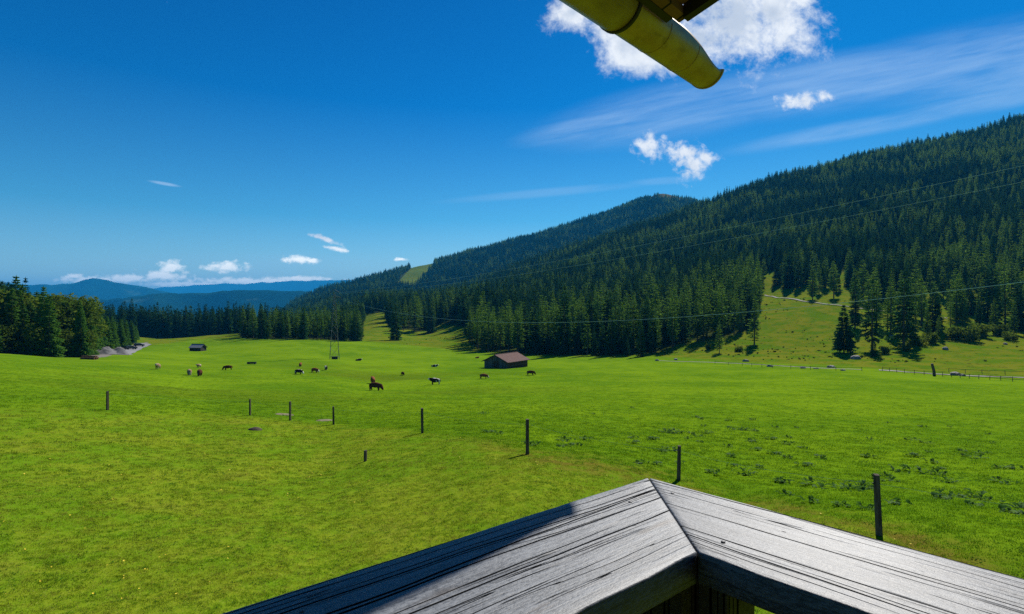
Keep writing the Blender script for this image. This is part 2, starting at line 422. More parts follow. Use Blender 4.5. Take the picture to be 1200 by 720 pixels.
mountain('mountain', 16000, [(-300,345),(150,344),(185,337),(215,335),(240,334),(262,332),(268,331.5),(285,334),(300,331.5),(330,330),(350,329.5),(375,329),(410,329),(480,331),(600,336),(800,345)], 1900, 37)

# ------------------------------------------------------------------ trees
def leaf_material(name, cols, trans=0.35):
    m = bpy.data.materials.new(name); m.use_nodes = True
    nt = NT(m.node_tree); nt.n.remove(nt.n['Principled BSDF']); out = nt.n['Material Output']
    rnd = nt.new('ShaderNodeObjectInfo').outputs['Random']
    pos = nt.new('ShaderNodeTexCoord').outputs['Object']
    n = nt.noise(pos, 1.1, 3, 0.6)
    c = nt.mix(rnd, cols[0], cols[1])
    c = nt.mix(nt.m('MULTIPLY', nt.sstep(n, 0.45, 0.7), 0.7), c, cols[2])
    d = nt.new('ShaderNodeBsdfDiffuse'); nt.put(d.inputs[0], c)
    t = nt.new('ShaderNodeBsdfTranslucent'); nt.put(t.inputs[0], nt.mix(0.35, c, (cols[2][0] * 1.5, cols[2][1] * 1.3, cols[2][2])))
    mx = nt.new('ShaderNodeMixShader'); mx.inputs[0].default_value = trans
    nt.l.new(d.outputs[0], mx.inputs[1]); nt.l.new(t.outputs[0], mx.inputs[2]); nt.l.new(mx.outputs[0], out.inputs[0])
    return m
M_SPRUCE = leaf_material('spruce_needles', [(0.012, 0.054, 0.020), (0.034, 0.112, 0.028), (0.060, 0.155, 0.034)], 0.45)
M_LARCH = leaf_material('larch_needles', [(0.090, 0.205, 0.028), (0.140, 0.265, 0.034), (0.185, 0.310, 0.04)], 0.55)
M_YOUNG = leaf_material('young_needles', [(0.055, 0.150, 0.024), (0.090, 0.205, 0.026), (0.12, 0.245, 0.03)], 0.46)
M_BROAD = leaf_material('broad_leaves', [(0.060, 0.115, 0.012), (0.095, 0.145, 0.016), (0.11, 0.165, 0.018)], 0.45)
M_BARK = simple_mat('bark', (0.06, 0.045, 0.035), (0.13, 0.105, 0.085), 2.0, 0.95, stretch=(4, 4, .6), bump=0.6)

def conifer(seed, H=20.0, Rb=3.2, t0=0.04, levels=30, per=7, kind='spruce', sparse=0.0):
    r = random.Random(seed); V = []; F = []
    def tri(a, b, c):
        k = len(V); V.extend((a, b, c)); F.append((k, k + 1, k + 2))
    lean = Vector((r.uniform(-.25, .25), r.uniform(-.25, .25), 0))
    sx = [r.uniform(.75, 1.25) for _ in range(8)]
    for li in range(levels):
        t = t0 + (1 - t0) * (li + r.uniform(-.3, .3)) / levels
        t = min(max(t, t0), 0.985); z = t * H
        tt = (t - t0) / (1 - t0)
        if kind == 'larch': env = (1 - tt) ** 0.75 * min(1, .55 + 2.2 * tt)
        else: env = (1 - tt) ** 0.88 * min(1, .72 + 2.5 * tt)
        nb = max(4, int(per * (0.65 + 0.5 * (1 - tt))))
        ph = r.uniform(0, 6.28)
        for k in range(nb):
            if r.random() < sparse: continue
            az = ph + 2 * math.pi * k / nb + r.uniform(-.35, .35)
            L = Rb * env * r.uniform(.62, 1.18) * sx[int((az % 6.283) / 6.284 * 8)] + .22
            pitch = (-0.34 + 0.85 * tt ** 1.4) if kind == 'spruce' else (-0.05 + 0.6 * tt)
            pitch += r.uniform(-.12, .12)
            d = Vector((math.cos(az), math.sin(az), 0)); side = Vector((-d.y, d.x, 0))
            org = lean * (t * t) + Vector((0, 0, z))
            def pt(s): return org + d * (s * L) + Vector((0, 0, L * (math.tan(pitch) * s - .22 * s * s + .14 * s ** 3)))
            ns = 4 if L > 1.0 else 2
            for q in range(ns):
                s = 0.25 + 0.72 * (q + r.uniform(0, .6)) / ns; p = pt(s); w = .10 + .05 * L
                ls = (0.34 * L * (1.12 - .75 * s) + .28) * r.uniform(.7, 1.2)
                for sg in (-1, 1):
                    tip = p + side * (sg * ls * .85) + d * (ls * .55) + Vector((0, 0, -ls * r.uniform(.05, .45)))
                    tri(p - d * w, p + d * w * 1.6, tip)
                hang = ls * r.uniform(.5, 1.0) * (1.0 if kind == 'spruce' else .6)
                o2 = side * r.uniform(-.3, .3) * ls
                tri(p - d * w * 2 + o2 * .3, p + d * w * 2.2 + o2, p + o2 + d * r.uniform(-.1, .25) - Vector((0, 0, hang)))
            e = pt(1.0); p = pt(.72); w = .09 + .05 * L
            tri(p - side * w, p + side * w, e + d * .18)
    top = lean + Vector((0, 0, H))
    for k in range(5):
        a = 6.28 * k / 5; b_ = lean * .9 + Vector((0, 0, H * .93))
        tri(b_ + Vector((math.cos(a), math.sin(a), 0)) * .22, b_ + Vector((math.cos(a + 1.3), math.sin(a + 1.3), 0)) * .22, top)
    return V, F, lean

def trunk_geo(H, r0, lean, n=7, stubs=0, seed=0):
    mb = MB(); r = random.Random(seed)
    pts = [lean * (t * t) + Vector((0, 0, H * t - (0.8 if t == 0 else 0))) for t in (0, .04, .2, .45, .7, .93)]
    mb.tube(pts, [r0 * 1.5, r0 * 1.05, r0 * .85, r0 * .6, r0 * .35, r0 * .08], n)
    for k in range(stubs):
        t = r.uniform(.08, .45); a = r.uniform(0, 6.28); b0 = Vector((0, 0, H * t)); L = r.uniform(.8, 2.0)
        mb.tube([b0, b0 + Vector((math.cos(a) * L, math.sin(a) * L, -.15 * L))], [.05, .015], 4)
    return mb

def broad_crown(seed, H=9.0, Rw=3.0, n=2600, z0=.12):
    r = random.Random(seed); V = []; F = []
    lobes = [(Vector((r.uniform(-.55, .55) * Rw, r.uniform(-.55, .55) * Rw, H * r.uniform(z0 + .15, .82))), r.uniform(.28, .5) * Rw) for _ in range(16)]
    for i in range(n):
        c, q = lobes[i % len(lobes)]
        d = Vector((r.gauss(0, 1), r.gauss(0, 1), r.gauss(0, 1))).normalized()
        p = c + Vector((d.x, d.y, d.z * 1.15)) * q * r.uniform(.55, 1.05) ** .6
        if p.z < .15: continue
        s = r.uniform(.14, .30); a = Vector((r.gauss(0, 1), r.gauss(0, 1), r.gauss(0, .6))).normalized(); b_ = d.cross(a)
        if b_.length < .01: continue
        b_.normalize(); k = len(V)
        V.extend((p - a * s, p + b_ * s * .5, p + a * s, p - b_ * s * .5)); F.append((k, k + 1, k + 2, k + 3))
    return V, F

VAR = {}   # name -> (crown mesh, trunk mesh, whole mesh, height, kind)
def add_variant(key, kind, V, F, lean, H, r0, mat, stubs=0):
    cr = mesh_np(key + '_crown', V, F, [mat])
    tb = trunk_geo(H, r0, lean, stubs=stubs, seed=len(VAR))
    tr = mesh_np(key + '_trunk', tb.v, tb.f, [M_BARK], True)
    wm = mesh_np(key + '_whole', list(V) + [Vector(p) for p in tb.v], list(F) + [tuple(i + len(V) for i in f) for f in tb.f], [mat, M_BARK])
    mi = np.zeros(len(wm.polygons), np.int32); mi[len(F):] = 1; wm.polygons.foreach_set('material_index', mi)
    wo = bpy.data.objects.new(key + '_source', wm)            # never linked to the scene: only a source for the far wood
    VAR[key] = (cr, tr, wo, H, kind)
for i, (rb, lv, pr) in enumerate([(2.7, 30, 8), (3.1, 28, 8), (2.4, 32, 7), (3.5, 27, 8), (2.9, 26, 7)]):
    V, F, ln = conifer(100 + i, 20, rb, 0.03 + .03 * (i % 3), lv, pr); add_variant('spruce%d' % i, 'spruce', V, F, ln, 20, .24, M_SPRUCE)
for i, (rb, lv, pr, sp) in enumerate([(2.5, 27, 7, .12), (2.9, 24, 7, .18), (2.2, 26, 6, .15)]):
    V, F, ln = conifer(200 + i, 19, rb, 0.10 + .05 * i, lv, pr, 'larch', sp); add_variant('larch%d' % i, 'larch', V, F, ln, 19, .22, M_LARCH, 5)
V, F, ln = conifer(301, 15, 3.5, .13, 34, 10); add_variant('lone', 'spruce', V, F, ln, 15, .24, M_SPRUCE)
for i in range(3):
    V, F = broad_crown(400 + i, 8.0, 3.2); add_variant('broad%d' % i, 'broad', V, F, Vector((0, 0, 0)), 6.5, .15, M_BROAD)
# loosely branched hill trees with the stem showing
for i in range(2):
    V, F, ln = conifer(330 + i, 19, 3.0, .16, 22, 7, 'spruce', .22); add_variant('open%d' % i, 'spruce', V, F, ln, 19, .26, M_SPRUCE, 8)
for i in range(3):
    V, F, ln = conifer(360 + i, 16, (2.9, 3.3, 3.0)[i], .01, 30, 10); add_variant('young%d' % i, 'spruce', V, F, ln, 16, .2, M_YOUNG)
for i in range(3):
    V, F = broad_crown(440 + i, 3.0, 2.2, 1600, -.15); add_variant('bush%d' % i, 'broad', V, F, Vector((0, 0, 0)), 2.9, .05, M_BROAD)
YNG = ['young%d' % i for i in range(3)]
SPR = ['spruce%d' % i for i in range(5)]; LAR = ['larch%d' % i for i in range(3)]; BRO = ['broad%d' % i for i in range(3)]

TREE_GROUPS = {}
def tree_thing(key, x, y, h, label, cat, group, name=None, rz=None):
    cr, tr, wo, H, kind = VAR[key]; s = h / H
    nm = name or {'spruce': 'spruce_tree', 'larch': 'larch_tree', 'broad': 'leafy_tree'}[kind]
    t = empty(nm, (x, y, ground(x, y) - .1), random.uniform(0, 6.28) if rz is None else rz, label, cat, group)
    w = s * random.uniform(.95, 1.28)
    t.scale = (w, w, s)
    link('crown', cr, t); link('trunk', tr, t)
    return t

# candidate trees over the wooded land
def candidates():
    out = []
    for (y0, y1, step) in ((100, 430, 4.6), (100, 700, 6.6), (700, 1250, 7.4), (1250, 2700, 11.5)):
        xs = np.arange(-1.25 * y1 if y0 < 700 else -.8 * y1, (1.6 if y1 < 1300 else 1.15) * y1, step); ys = np.arange(y0, y1, step)
        X, Y = np.meshgrid(xs, ys); X = X.ravel() + rng.uniform(-.48, .48, X.size) * step; Y = Y.ravel() + rng.uniform(-.48, .48, Y.size) * step
        k = (X / Y > -1.15) & (X / Y < np.where(Y < 1000, 1.55, 1.12)) & ((X / Y < -.66) & (Y < 430) if step < 5 else ~((X / Y < -.66) & (Y < 430))); X, Y = X[k], Y[k]
        Z = height(X, Y); k = forest_mask(X, Y, Z); X, Y, Z = X[k], Y[k], Z[k]
        out.append(np.stack([X, Y, Z, np.full_like(X, step)], 1))
    return np.concatenate(out)
C = candidates()
u_, v_ = CU + FPX * C[:, 0] / C[:, 1], CV - FPX * C[:, 2] / C[:, 1]
patch = fbm(C[:, 0] / 45, C[:, 1] / 45, 3, 51)
hgt = 16 + 10 * patch + rng.normal(0, 3.6, len(C))
hgt = np.where(rng.random(len(C)) < .12, hgt * .62, hgt)
leftw = (u_ < 160) & (C[:, 1] < 430)
hgt = np.where(leftw, (15 + 6 * patch + rng.normal(0, 2.0, len(C))) * np.interp(u_, [0, 30, 60, 104, 118, 160], [1.12, 1.0, .95, .88, .66, .52]) * np.interp(C[:,1] , [120,200],[.85,1.15]), hgt)
rowm = (u_ < 284) & (C[:, 1] >= 430)
hgt = np.where(rowm, np.interp(C[:, 1], [430, 520, 640], [25, 25, 28]) + rng.normal(0, 2.3, len(C)), hgt)
grove = (u_ > 284) & (u_ < 428) & (C[:, 1] < 520)
hgt = np.where(grove, 17 + rng.normal(0, 2.2, len(C)), hgt)
hgt = np.where(C[:, 1] > 1250, hgt * 1.1, hgt)
hgt = np.clip(hgt, 5, 32)
# the right hill thins towards its foot so that grass shows between the stems
De = np.interp(u_, ER_U, ER_D)
thin = (u_ > 890) & (C[:, 1] < De + 190) & (rng.random(len(C)) < np.interp(C[:, 1] - De, [0, 90, 130, 190], [.86, .70, .42, .1]))
thin |= (u_ > 476) & (u_ < 548) & (C[:, 1] < De + 60) & (rng.random(len(C)) < .55)
thin |= (rng.random(len(C)) < np.clip((.42 - patch) * 2.2, 0, .5)) & (u_ > 430) & (C[:, 1] > 250)
# visibility against the land in front
tabT = TAB / np.exp(LR)[None, :]; runmax = np.maximum.accumulate(tabT, axis=1)
thc = np.arctan2(C[:, 0], C[:, 1]); rc = np.hypot(C[:, 0], C[:, 1])
ia = np.clip(((thc + math.pi) / (2 * math.pi) * NT_).astype(int), 0, NT_); ib = np.clip(((np.log(rc) - LR[0]) / (LR[1] - LR[0])).astype(int) - 2, 0, NR - 1)
vis = (C[:, 2] + hgt + 8) / rc > runmax[ia, ib] - .004
k = vis & ~thin
C, hgt, u_, v_, patch = C[k], hgt[k], u_[k], v_[k], patch[k]
hgt = np.where((C[:, 1] > 500) & (u_ > 284), hgt * .85, hgt)
larch_p = np.where(C[:, 1] < 430, .42, .36) * smooth(.35, .65, fbm(C[:, 0] / 60, C[:, 1] / 60, 3, 91)) * 2
larch_p = np.where(u_ < 284, .04, larch_p)
larch_p = np.where((C[:, 1] < np.interp(u_, ER_U, ER_D) + 90) & (u_ > 470), larch_p + .34, larch_p)
is_l = rng.random(len(C)) < larch_p
near_left = (u_ < 160) & (C[:, 1] < np.interp(u_, EL_U, EL_D) + 14)
is_b = (u_ < 112) & (C[:, 1] < 300) & (rng.random(len(C)) < np.where(near_left, .45, .30))
order = np.argsort(C[:, 1])

# rank by how many picture cells each shows, nearest first
GW, GH = 600, 360
buf = np.zeros((GH, GW), bool); shows = np.zeros(len(C), int)
for i in order:
    D = C[i, 1]
    if D > 900: break
    pu, pv = u_[i] / 2, v_[i] / 2; hp = hgt[i] * FPX / D / 2; wp = hp * .17
    r0, r1 = max(0, int(pv - hp)), min(GH, int(pv) + 1); cnt = 0
    for rr in range(r0, r1):
        f = (rr - (pv - hp)) / max(hp, 1e-3); a = max(0, int(pu - wp * f)); b = min(GW, int(pu + wp * f) + 1)
        if b > a:
            seg = buf[rr, a:b]; cnt += int((~seg).sum()); seg[:] = True
    shows[i] = cnt

ZONES = [
 (lambda u, y: u < 108 and y < 430, 'at the edge of the wood on the left of the meadow', 'trees of the wood beside the gravel heaps'),
 (lambda u, y: u < 160 and y < 430, 'in the young stand behind the pale gravel heaps', 'young conifers behind the gravel heaps'),
 (lambda u, y: u < 290, 'in the dark row beyond the small hut', 'dark conifers beyond the small hut'),
 (lambda u, y: u < 430, 'in the grove behind the lattice pylon', 'conifers in the grove behind the pylon'),
 (lambda u, y: u < 560, 'around the sunny glade between pylon and barn', 'conifers around the sunny glade'),
 (lambda u, y: u < 700, 'at the forest edge directly behind the barn', 'conifers at the forest edge behind the barn'),
 (lambda u, y: u < 890, 'at the foot of the steep forest right of the barn', 'conifers at the foot of the steep forest'),
 (lambda u, y: True, 'above the pale track on the hillside pasture', 'conifers above the pale hillside track'),
]
# hand-placed trees that stand alone: (key, u, v of foot, height in pixels, label)
SOLO = [
 ('lone', 989, 414, 57, 'lone dark spruce with a wide skirt of branches beside the stream boulders'),
 ('open0', 1022, 410, 84, 'tall thin spruce with bare lower stem just right of the dark skirted spruce'),
 ('spruce3', 1024, 418, 26, 'small bushy spruce at the foot of the tall thin hillside spruce'),
 ('open1', 1059, 407, 90, 'tallest loosely branched spruce on the open slope, above dark bushes'),
 ('spruce2', 1002, 385, 62, 'slim dark spruce standing below the pale track behind the skirted spruce'),
 ('larch1', 843, 414, 38, 'small thin yellow-green larch alone on the slope below the forest edge'),
 ('larch0', 884, 404, 58, 'yellow-green larch at the right corner of the steep forest, over its own dark shadow'),
 ('spruce4', 751, 418, 47, 'plump sunlit spruce standing forward of the forest edge'),
 ('spruce2', 735, 418, 25, 'little spruce tucked beside the plump sunlit spruce'),
 ('larch2', 788, 410, 62, 'tall pale larch catching the sun in front of the dark forest edge'),
 ('larch2', 1073, 396, 38, 'slender bare-stemmed larch right of the tallest hillside spruce'),
 ('larch0', 1087, 396, 40, 'pale young larch second right of the tallest hillside spruce'),
 ('larch1', 1100, 399, 30, 'small round-topped larch above the boulders on the right slope'),
 ('spruce0', 464, 399, 50, 'dark broad spruce at the right end of the pylon grove, shading the meadow'),
 ('spruce3', 417, 400, 42, 'dense dark spruce just right of the lattice pylon'),
 ('larch0', 1114, 385, 36, 'narrow bright larch on the slope above the large dark bush'),
 ('larch2', 1131, 386, 34, 'bright young larch directly behind the large dark bush of the forest-foot row'),
 ('spruce2', 1147, 389, 44, 'dark slim spruce rising out of the bush row on the right slope'),
 ('larch1', 1166, 386, 38, 'light green larch behind the last bush of the forest-foot row'),
 ('larch0', 1188, 392, 44, 'tall light green larch by itself close to the right edge of the picture'),
 ('spruce0', 1098, 388, 46, 'dark spruce standing just behind the small round-topped larch'),
 ('larch1', 1040, 388, 44, 'light feathery larch between the thin spruce and the tallest spruce'),
 ('larch1', 486, 386, 36, 'pale larch at the left end of the little rise in the sunny glade'),
 ('spruce1', 505, 390, 36, 'dark spruce on the little rise in the sunny glade'),
 ('spruce2', 652, 414, 32, 'short spruce beside the bright path stub behind the barn'),
]
solo_pos = []
for key, u, v, hp, lab in SOLO:
    p = hit(u, v, 80.0); kind = VAR[key][4]
    tree_thing(key, p.x, p.y, hp * p.y / FPX, lab, 'larch tree' if kind == 'larch' else 'spruce tree', None)
    solo_pos.append(p)
N_IND = 296 - len(SOLO)
rank = np.argsort(-shows)[:N_IND]; chosen = np.zeros(len(C), bool); chosen[rank] = True
chosen &= shows > 0
KW = {'spruce': 'dark green spruce', 'larch': 'yellow-green larch', 'broad': 'round leafy tree'}
for i in np.nonzero(chosen)[0]:
    x, y, z = C[i, :3]
    key = random.choice(BRO) if is_b[i] else random.choice(LAR) if is_l[i] else random.choice(YNG if (u_[i] < 160 and C[i, 1] < 430 and random.random() < .9) else SPR)
    kind = VAR[key][4]; h = float(hgt[i]) * ((.40 if near_left[i] else .74) if is_b[i] else 1)
    zl, zg = next((b, c) for a, b, c in ZONES if a(u_[i], y))
    rel = 'front-row' if y < (np.interp(u_[i], EL_U, EL_D) if u_[i] < 160 else np.interp(u_[i], ER_U, ER_D)) + 12 else 'second-row'
    tree_thing(key, x, y, h, '%s %s %s' % (rel, KW[kind], zl), kind.replace('broad', 'leafy') + ' tree', '%s, %s %s' % (zg, rel, kind.replace('broad', 'leafy')))

# ------------------------------------------------------------------ scatter of the uncountable rest
def scatter(name, P, rz, scl, idx, sources, tilt=None):
    me = bpy.data.meshes.new(name); n = len(P)
    me.vertices.add(n); me.vertices.foreach_set('co', np.asarray(P, np.float32).ravel())
    rot = np.zeros((n, 3), np.float32); rot[:, 2] = rz
    if tilt is not None: rot[:, :2] = tilt
    a = me.attributes.new('rot', 'FLOAT_VECTOR', 'POINT'); a.data.foreach_set('vector', rot.ravel())
    a = me.attributes.new('scl', 'FLOAT_VECTOR', 'POINT'); a.data.foreach_set('vector', np.asarray(scl, np.float32).ravel())
    a = me.attributes.new('idx', 'INT', 'POINT'); a.data.foreach_set('value', np.asarray(idx, np.int32))
    me.update()
    o = link(name, me)
    ng = bpy.data.node_groups.new(name, 'GeometryNodeTree')
    ng.interface.new_socket('Geometry', in_out='INPUT', socket_type='NodeSocketGeometry')
    ng.interface.new_socket('Geometry', in_out='OUTPUT', socket_type='NodeSocketGeometry')
    N = ng.nodes; L = ng.links
    gi = N.new('NodeGroupInput'); go = N.new('NodeGroupOutput'); jn = N.new('GeometryNodeJoinGeometry')
    def na(nm, typ):
        q = N.new('GeometryNodeInputNamedAttribute'); q.data_type = typ; q.inputs['Name'].default_value = nm
        return q.outputs[0]
    r_, s_, i_ = na('rot', 'FLOAT_VECTOR'), na('scl', 'FLOAT_VECTOR'), na('idx', 'INT')
    for k, src in enumerate(sources):
        oi = N.new('GeometryNodeObjectInfo'); oi.inputs['Object'].default_value = src; oi.inputs['As Instance'].default_value = True
        cp = N.new('FunctionNodeCompare'); cp.data_type = 'INT'; cp.operation = 'EQUAL'
        ints = [s for s in cp.inputs if s.type == 'INT']; L.new(i_, ints[0]); ints[1].default_value = k
        ip = N.new('GeometryNodeInstanceOnPoints')
        L.new(gi.outputs[0], ip.inputs['Points']); L.new(cp.outputs[0], ip.inputs['Selection'])
        L.new(oi.outputs['Geometry'], ip.inputs['Instance']); L.new(r_, ip.inputs['Rotation']); L.new(s_, ip.inputs['Scale'])
        L.new(ip.outputs[0], jn.inputs[0])
    L.new(jn.outputs[0], go.inputs[0])
    md = o.modifiers.new('scatter', 'NODES'); md.node_group = ng
    return o

rest = ~chosen
def far_wood(name, mask, label, cat):
    P = C[mask, :3].copy(); P[:, 2] -= .15; n = len(P)
    keys = SPR + LAR + YNG
    idx = np.where(is_l[mask], len(SPR) + rng.integers(0, len(LAR), n), rng.integers(0, len(SPR), n))
    yl = (u_[mask] < 160) & (C[mask, 1] < 430) & (rng.random(n) < .85); idx = np.where(yl, len(SPR) + len(LAR) + rng.integers(0, 3, n), idx)
    s = hgt[mask] / 20.0; w = s * rng.uniform(.95, 1.35, n) * np.where(C[mask, 1] > 1250, 1.35, 1.0) * np.where(C[mask, 1] > 700, 1.12, 1.0)
    o = scatter(name, P, rng.uniform(0, 6.28, n), np.stack([w, w, s], 1), idx, [VAR[q][2] for q in keys])
    tag(o, label, cat, None, 'stuff')
    return o
mk_left = rest & (u_ < 284)
far_wood('forest', rest & (u_ >= 284) & (C[:, 1] <= 1330), 'dense dark conifer forest covering the long hillside behind barn and meadow', 'forest')
far_wood('forest', rest & (u_ >= 284) & (C[:, 1] > 1330), 'hazy conifer forest on the far ridge below the bare summit', 'forest')
far_wood('forest', mk_left, 'conifer wood thickening behind the gravel heaps and small hut', 'forest')
print('trees', len(C), 'individual', int(chosen.sum()) + len(SOLO))
# ------------------------------------------------------------------ grass
def grass_mat(name, c1, c2, c3):
    m = bpy.data.materials.new(name); m.use_nodes = True
    nt = NT(m.node_tree); nt.n.remove(nt.n['Principled BSDF']); out = nt.n['Material Output']
    rnd = nt.new('ShaderNodeObjectInfo').outputs['Random']
    pos = nt.new('ShaderNodeNewGeometry').outputs['Position']
    c = nt.mix(nt.sstep(nt.noise(pos, 0.6, 5, 0.6), 0.36, 0.64), c1, c2)
    c = nt.mix(nt.sstep(rnd, 0.55, 1.0), c, c3)
    d = nt.new('ShaderNodeBsdfDiffuse'); nt.put(d.inputs[0], c)
    t = nt.new('ShaderNodeBsdfTranslucent'); nt.put(t.inputs[0], c)
    mx = nt.new('ShaderNodeMixShader'); mx.inputs[0].default_value = 0.58
    nt.l.new(d.outputs[0], mx.inputs[1]); nt.l.new(t.outputs[0], mx.inputs[2]); nt.l.new(mx.outputs[0], out.inputs[0])
    return m
M_GM = grass_mat('mown_grass', MOWN_A, MOWN_B, MOWN_C)
M_GP = grass_mat('pasture_grass', GRASS_A, GRASS_B, (0.07, 0.18, 0.004))
M_FLOWER = simple_mat('yellow_petals', (0.75, 0.55, 0.02), (0.8, 0.62, 0.05), 5, 0.7)
M_CLOVER = leaf_material('clover_leaves', [(0.07, 0.16, 0.012), (0.09, 0.19, 0.015), (0.11, 0.22, 0.02)], 0.4)

def tuft(seed, n, h, spread, mat, kind='blade'):
    r = random.Random(seed); V = []; F = []
    for i in range(n):
        a = r.uniform(0, 6.28); q = spread * math.sqrt(r.random()); b0 = Vector((math.cos(a) * q, math.sin(a) * q, -.01))
        if kind == 'leaf':
            d = Vector((math.cos(a), math.sin(a), 0)); s = Vector((-d.y, d.x, 0)); w = h * r.uniform(.25, .5); z = Vector((0, 0, h * r.uniform(.3, .9)))
            k = len(V); V.extend((b0 + z - s * w, b0 + z + d * w * 1.4, b0 + z + s * w + Vector((0, 0, w * .5)), b0 + z - d * w)); F.append((k, k + 1, k + 2, k + 3)); continue
        bd = r.uniform(0, 6.28); d = Vector((math.cos(bd), math.sin(bd), 0)); s = Vector((-d.y, d.x, 0)) * (.0028 + .045 * h) * r.uniform(.6, 1.1)
        hh = h * r.uniform(.5, 1.2); be = hh * r.uniform(.1, .8)
        m1 = b0 + d * be * .35 + Vector((0, 0, hh * .6)); tp = b0 + d * be + Vector((0, 0, hh))
        k = len(V); V.extend((b0 - s, b0 + s, m1 + s * .7, m1 - s * .7, tp)); F.extend(((k, k + 1, k + 2, k + 3), (k + 3, k + 2, k + 4)))
    me = mesh_np('tuft', V, F, [mat]); return bpy.data.objects.new('tuft_source', me)

def grass_points():
    n = 118000; r = 7.4 * np.exp(rng.random(n) * math.log(150 / 7.4)); a = rng.uniform(R(-56), R(58), n)
    x, y = r * np.sin(a), r * np.cos(a); return np.column_stack([x, y, height(x, y)])
GP = grass_points()
gr_ = np.hypot(GP[:, 0], GP[:, 1]); fdg = fence_dist(GP[:, 0], GP[:, 1]) * (1 + (fbm(GP[:, 0] / 3, GP[:, 1] / 3, 3, 41) - .5) * .12)
is_m = gr_ < fdg
def lay_grass(name, mask, mat, h, label, seed0, extra):
    P = GP[mask]; n = len(P); rr = gr_[mask]
    src = [tuft(seed0 + i, 24, h * (.8 + .2 * i), .10, mat) for i in range(4)] + extra
    nv = len(src); idx = rng.integers(0, 4, n)
    sel = rng.random(n) < .07; idx[sel] = 4
    pat = fbm(P[:, 0] / 1.6, P[:, 1] / 1.6, 4, 17)
    s = (0.78 + .28 * pat) * rng.uniform(.7, 1.3, n)
    w = np.clip(rr / 12, .8, 3.0) * rng.uniform(.8, 1.2, n)
    o = scatter(name, P, rng.uniform(0, 6.28, n), np.stack([w, w, s], 1), idx, src)
    tag(o, label, 'grass', None, 'stuff')
lay_grass('grass', is_m, M_GM, .030, 'short yellowish mown grass on the bank below the balcony', 900, [tuft(950, 12, .026, .12, M_CLOVER, 'leaf')])
lay_grass('grass', ~is_m, M_GP, .036, 'fresh green pasture grass beyond the line of fence posts', 920, [tuft(951, 12, .034, .12, M_CLOVER, 'leaf')])
# small yellow flowers in the bank
k = is_m & (gr_ < 30) & (rng.random(len(GP)) < .010 * smooth(.3, .6, fbm(GP[:, 0] / 4, GP[:, 1] / 4, 3, 19)) * np.clip(gr_ / 10, .6, 3))
FP = GP[k] + np.array([0, 0, .03])
def flower():
    V = [Vector((0, 0, 0))]; F = []
    for i in range(9):
        a = 6.283 * i / 9; V.append(Vector((math.cos(a) * .017, math.sin(a) * .017, .006)))
    for i in range(9): F.append((0, 1 + i, 1 + (i + 1) % 9))
    return bpy.data.objects.new('flower_source', mesh_np('flower', V, F, [M_FLOWER]))
o = scatter('meadow_flowers', FP, rng.uniform(0, 6, len(FP)), np.ones((len(FP), 3)) * rng.uniform(.8, 1.4, (len(FP), 1)), np.zeros(len(FP), int), [flower()], rng.uniform(-.5, .5, (len(FP), 2)))
tag(o, 'tiny yellow flowers sprinkled in the mown grass', 'flowers', None, 'stuff')

# dock plants in the pasture
M_DOCK = leaf_material('dock_leaf', [(0.030, 0.085, 0.014), (0.065, 0.145, 0.024), (0.20, 0.30, 0.12)], 0.35)
def dock(seed, n=26, sp=.5):
    r = random.Random(seed); V = []; F = []
    for i in range(n):
        a = r.uniform(0, 6.28); q = sp * math.sqrt(r.random()); b0 = Vector((math.cos(a) * q, math.sin(a) * q, 0))
        az = r.uniform(0, 6.28); d = Vector((math.cos(az), math.sin(az), 0)); s = Vector((-d.y, d.x, 0)); L = r.uniform(.12, .26); w = L * r.uniform(.22, .34); up = r.uniform(.2, 1.0)
        ax = [b0 + d * L * t + Vector((0, 0, L * (up * t * 1.2 - up * .9 * t * t) + .03)) for t in (0, .25, .55, .8, 1)]
        ws = [.15, .9, 1, .6, .03]; k = len(V)
        for p, q2 in zip(ax, ws): V.extend((p - s * w * q2 + Vector((0, 0, w * .25 * q2)), p, p + s * w * q2 + Vector((0, 0, w * .25 * q2))))
        for j in range(4):
            for e in (0, 1): F.append((k + j * 3 + e, k + j * 3 + e + 1, k + j * 3 + e + 4, k + j * 3 + e + 3))
    return mesh_np('dock_plant', V, F, [M_DOCK], True)
DOCKS = [dock(600 + i, n, sp) for i, (n, sp) in enumerate([(30, .5), (22, .4), (14, .28), (40, .75)])]
DOCK_UV = [(786,507,3,'broad pale-leaved dock clump nearest the upright post, upper left of the weedy patch'),
 (1066,553,3,'largest dark dock clump in the weedy pasture, just beyond the right-hand near post'),
 (1010,572,3,'wide dock clump left of the right-hand near post'), (960,570,0,'ragged dock clump between the two near posts'),
 (1130,582,3,'dark dock clump low on the right side of the weedy pasture')]
r9 = random.Random(99)
extra = [(r9.uniform(740, 1195), r9.uniform(492, 600)) for _ in range(64)] + [(r9.uniform(560, 900), r9.uniform(478, 545)) for _ in range(26)]
DOCK_UV += [(885,528,1,None),(905,532,1,None),(835,555,2,None),(940,546,1,None),(865,504,3,None),(880,505,0,None),(1178,566,0,None),(1185,600,1,None),(570,507,1,None),(585,509,2,None)]
DOCK_UV += [(a, b, r9.choice([0, 1, 2, 2, 1]), None) for a, b in extra]
for u, v, kx, lab in DOCK_UV:
    p = hit(u, v)
    if math.hypot(p.x, p.y) < fence_dist(p.x, p.y) * 1.08: continue
    o = link('dock_plant', DOCKS[kx]); o.location = p; o.rotation_euler = (0, 0, r9.uniform(0, 6.28))
    s = r9.uniform(.6, 1.0) * (1.15 if lab else 1.0); o.scale = (s, s, s * 1.35)
    tag(o, lab or 'small broad-leaved dock clump scattered in the green pasture beyond the posts', 'dock plant', 'large dock clumps' if lab else 'small dock clumps in the pasture')

